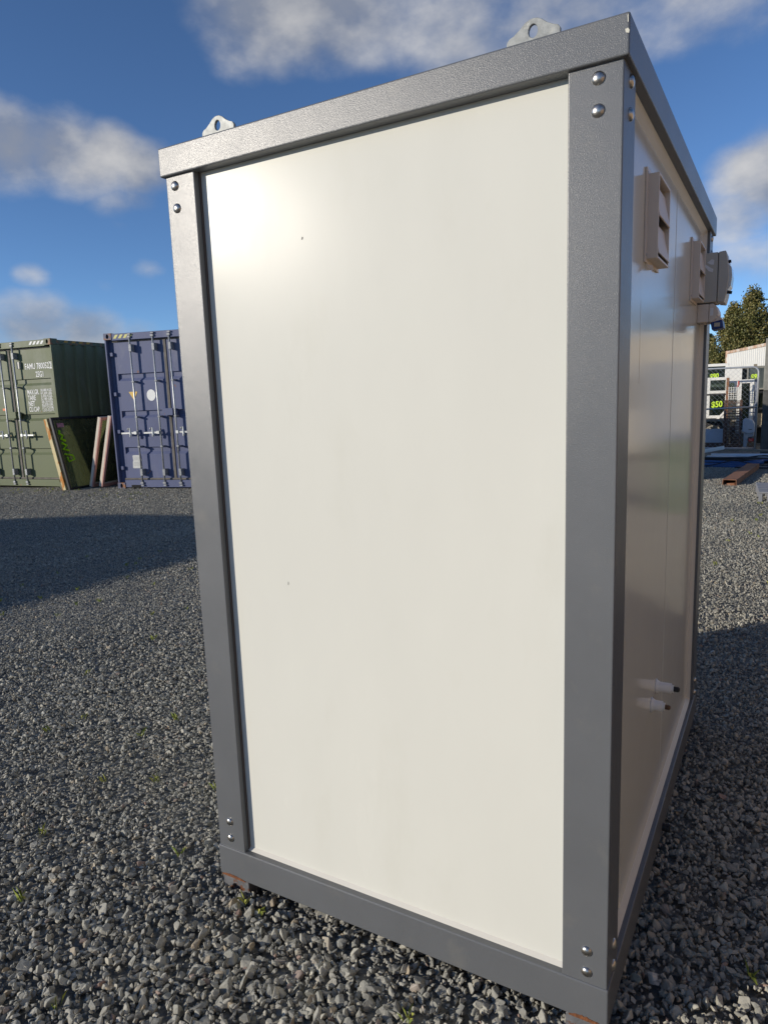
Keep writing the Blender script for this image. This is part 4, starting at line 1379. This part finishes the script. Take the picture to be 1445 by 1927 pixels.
at.data.foreach_set('vector', np.column_stack([rng.normal(0, .95, n), rng.normal(0, .95, n), rng.uniform(0, 2 * math.pi, n)]).astype(np.float32).ravel())
at = gme.attributes.new('scl', 'FLOAT_VECTOR', 'POINT')
at.data.foreach_set('vector', np.column_stack([size * rng.uniform(.95, 1.25, n), size, size * rng.uniform(.65, 1., n)]).astype(np.float32).ravel())
at = gme.attributes.new('pick', 'INT', 'POINT')
at.data.foreach_set('value', rng.integers(0, NV, n).astype(np.int32))
gob = bpy.data.objects.new('gravel', gme)
COL.objects.link(gob)
tag(gob, 'loose grey crushed rock gravel covering the yard', 'gravel', kind='stuff')
ng = bpy.data.node_groups.new('scatter_gravel', 'GeometryNodeTree')
ng.interface.new_socket('Geometry', in_out='INPUT', socket_type='NodeSocketGeometry')
ng.interface.new_socket('Geometry', in_out='OUTPUT', socket_type='NodeSocketGeometry')
gi, go = ng.nodes.new('NodeGroupInput'), ng.nodes.new('NodeGroupOutput')
m2p = ng.nodes.new('GeometryNodeMeshToPoints')
ci = ng.nodes.new('GeometryNodeCollectionInfo')
ci.inputs['Collection'].default_value = stone_col
ci.inputs['Separate Children'].default_value = True
ci.inputs['Reset Children'].default_value = True
iop = ng.nodes.new('GeometryNodeInstanceOnPoints')
iop.inputs['Pick Instance'].default_value = True


def named(nm, ty):
    q = ng.nodes.new('GeometryNodeInputNamedAttribute')
    q.data_type = ty
    q.inputs['Name'].default_value = nm
    return q.outputs['Attribute']


ng.links.new(gi.outputs[0], m2p.inputs['Mesh'])
ng.links.new(m2p.outputs[0], iop.inputs['Points'])
ng.links.new(ci.outputs[0], iop.inputs['Instance'])
ng.links.new(named('pick', 'INT'), iop.inputs['Instance Index'])
ng.links.new(named('rot', 'FLOAT_VECTOR'), iop.inputs['Rotation'])
ng.links.new(named('scl', 'FLOAT_VECTOR'), iop.inputs['Scale'])
ng.links.new(iop.outputs[0], go.inputs[0])
gob.modifiers.new('gravel', 'NODES').node_group = ng

# ------------------------------------------------------------------ weeds
M_grass = leaf_mat('weed_green', (.16, .22, .04), (.30, .34, .06), (.42, .40, .10))
V, F = [], []
tuft = [(-1.09, -.03), (-1.02, -.04), (-1.45, .05), (-1.75, -.35), (-1.28, -.55), (-1.15, -.62), (-2.1, .25), (-2.25, .8), (-1.9, .35), (-.45, -.16),
        (-2.7, .6), (-3.2, 1.0), (-2.0, -.1), (-1.62, .42), (.42, .52), (.30, .36), (.38, .75), (-.10, -.10), (-3.6, 2.2), (-4.4, 2.6), (-3.3, 1.6), (-.62, -.45), (-2.45, -.1)]
for i in range(60):
    tuft.append((random.uniform(-14, -9), random.uniform(6.3, 7.1)))
for i in range(55):
    tuft.append((random.uniform(-6, -1.5), random.uniform(-.3, 4)))
for i in range(14):
    tuft.append((random.uniform(-.2, .35), random.uniform(3.8, 9)))
for (x, y) in tuft:
    near = math.hypot(x - .3, y + 1.5) < 4
    nb_ = random.randint(5, 10)
    for k in range(nb_):
        a = random.uniform(0, 6.28)
        l = random.uniform(.015, .042) * (1. if near else .9)
        o = len(V)
        bx0, by0 = x + random.uniform(-.012, .012), y + random.uniform(-.012, .012)
        wv = Vector((math.cos(a + 1.57), math.sin(a + 1.57), 0)) * .0014
        b0 = Vector((bx0, by0, .004))
        b1 = b0 + Vector((math.cos(a) * l * .25, math.sin(a) * l * .25, l * .7))
        b2 = b0 + Vector((math.cos(a) * l * .7, math.sin(a) * l * .7, l))
        V += [tuple(b0 - wv), tuple(b0 + wv), tuple(b1 + wv), tuple(b2), tuple(b1 - wv)]
        F.append((o, o + 1, o + 2, o + 3, o + 4))
tag(MB().add(V, F).build('grass_weeds', M_grass), 'small green weeds sprouting through the gravel', 'grass', kind='stuff')
print('stones', n)
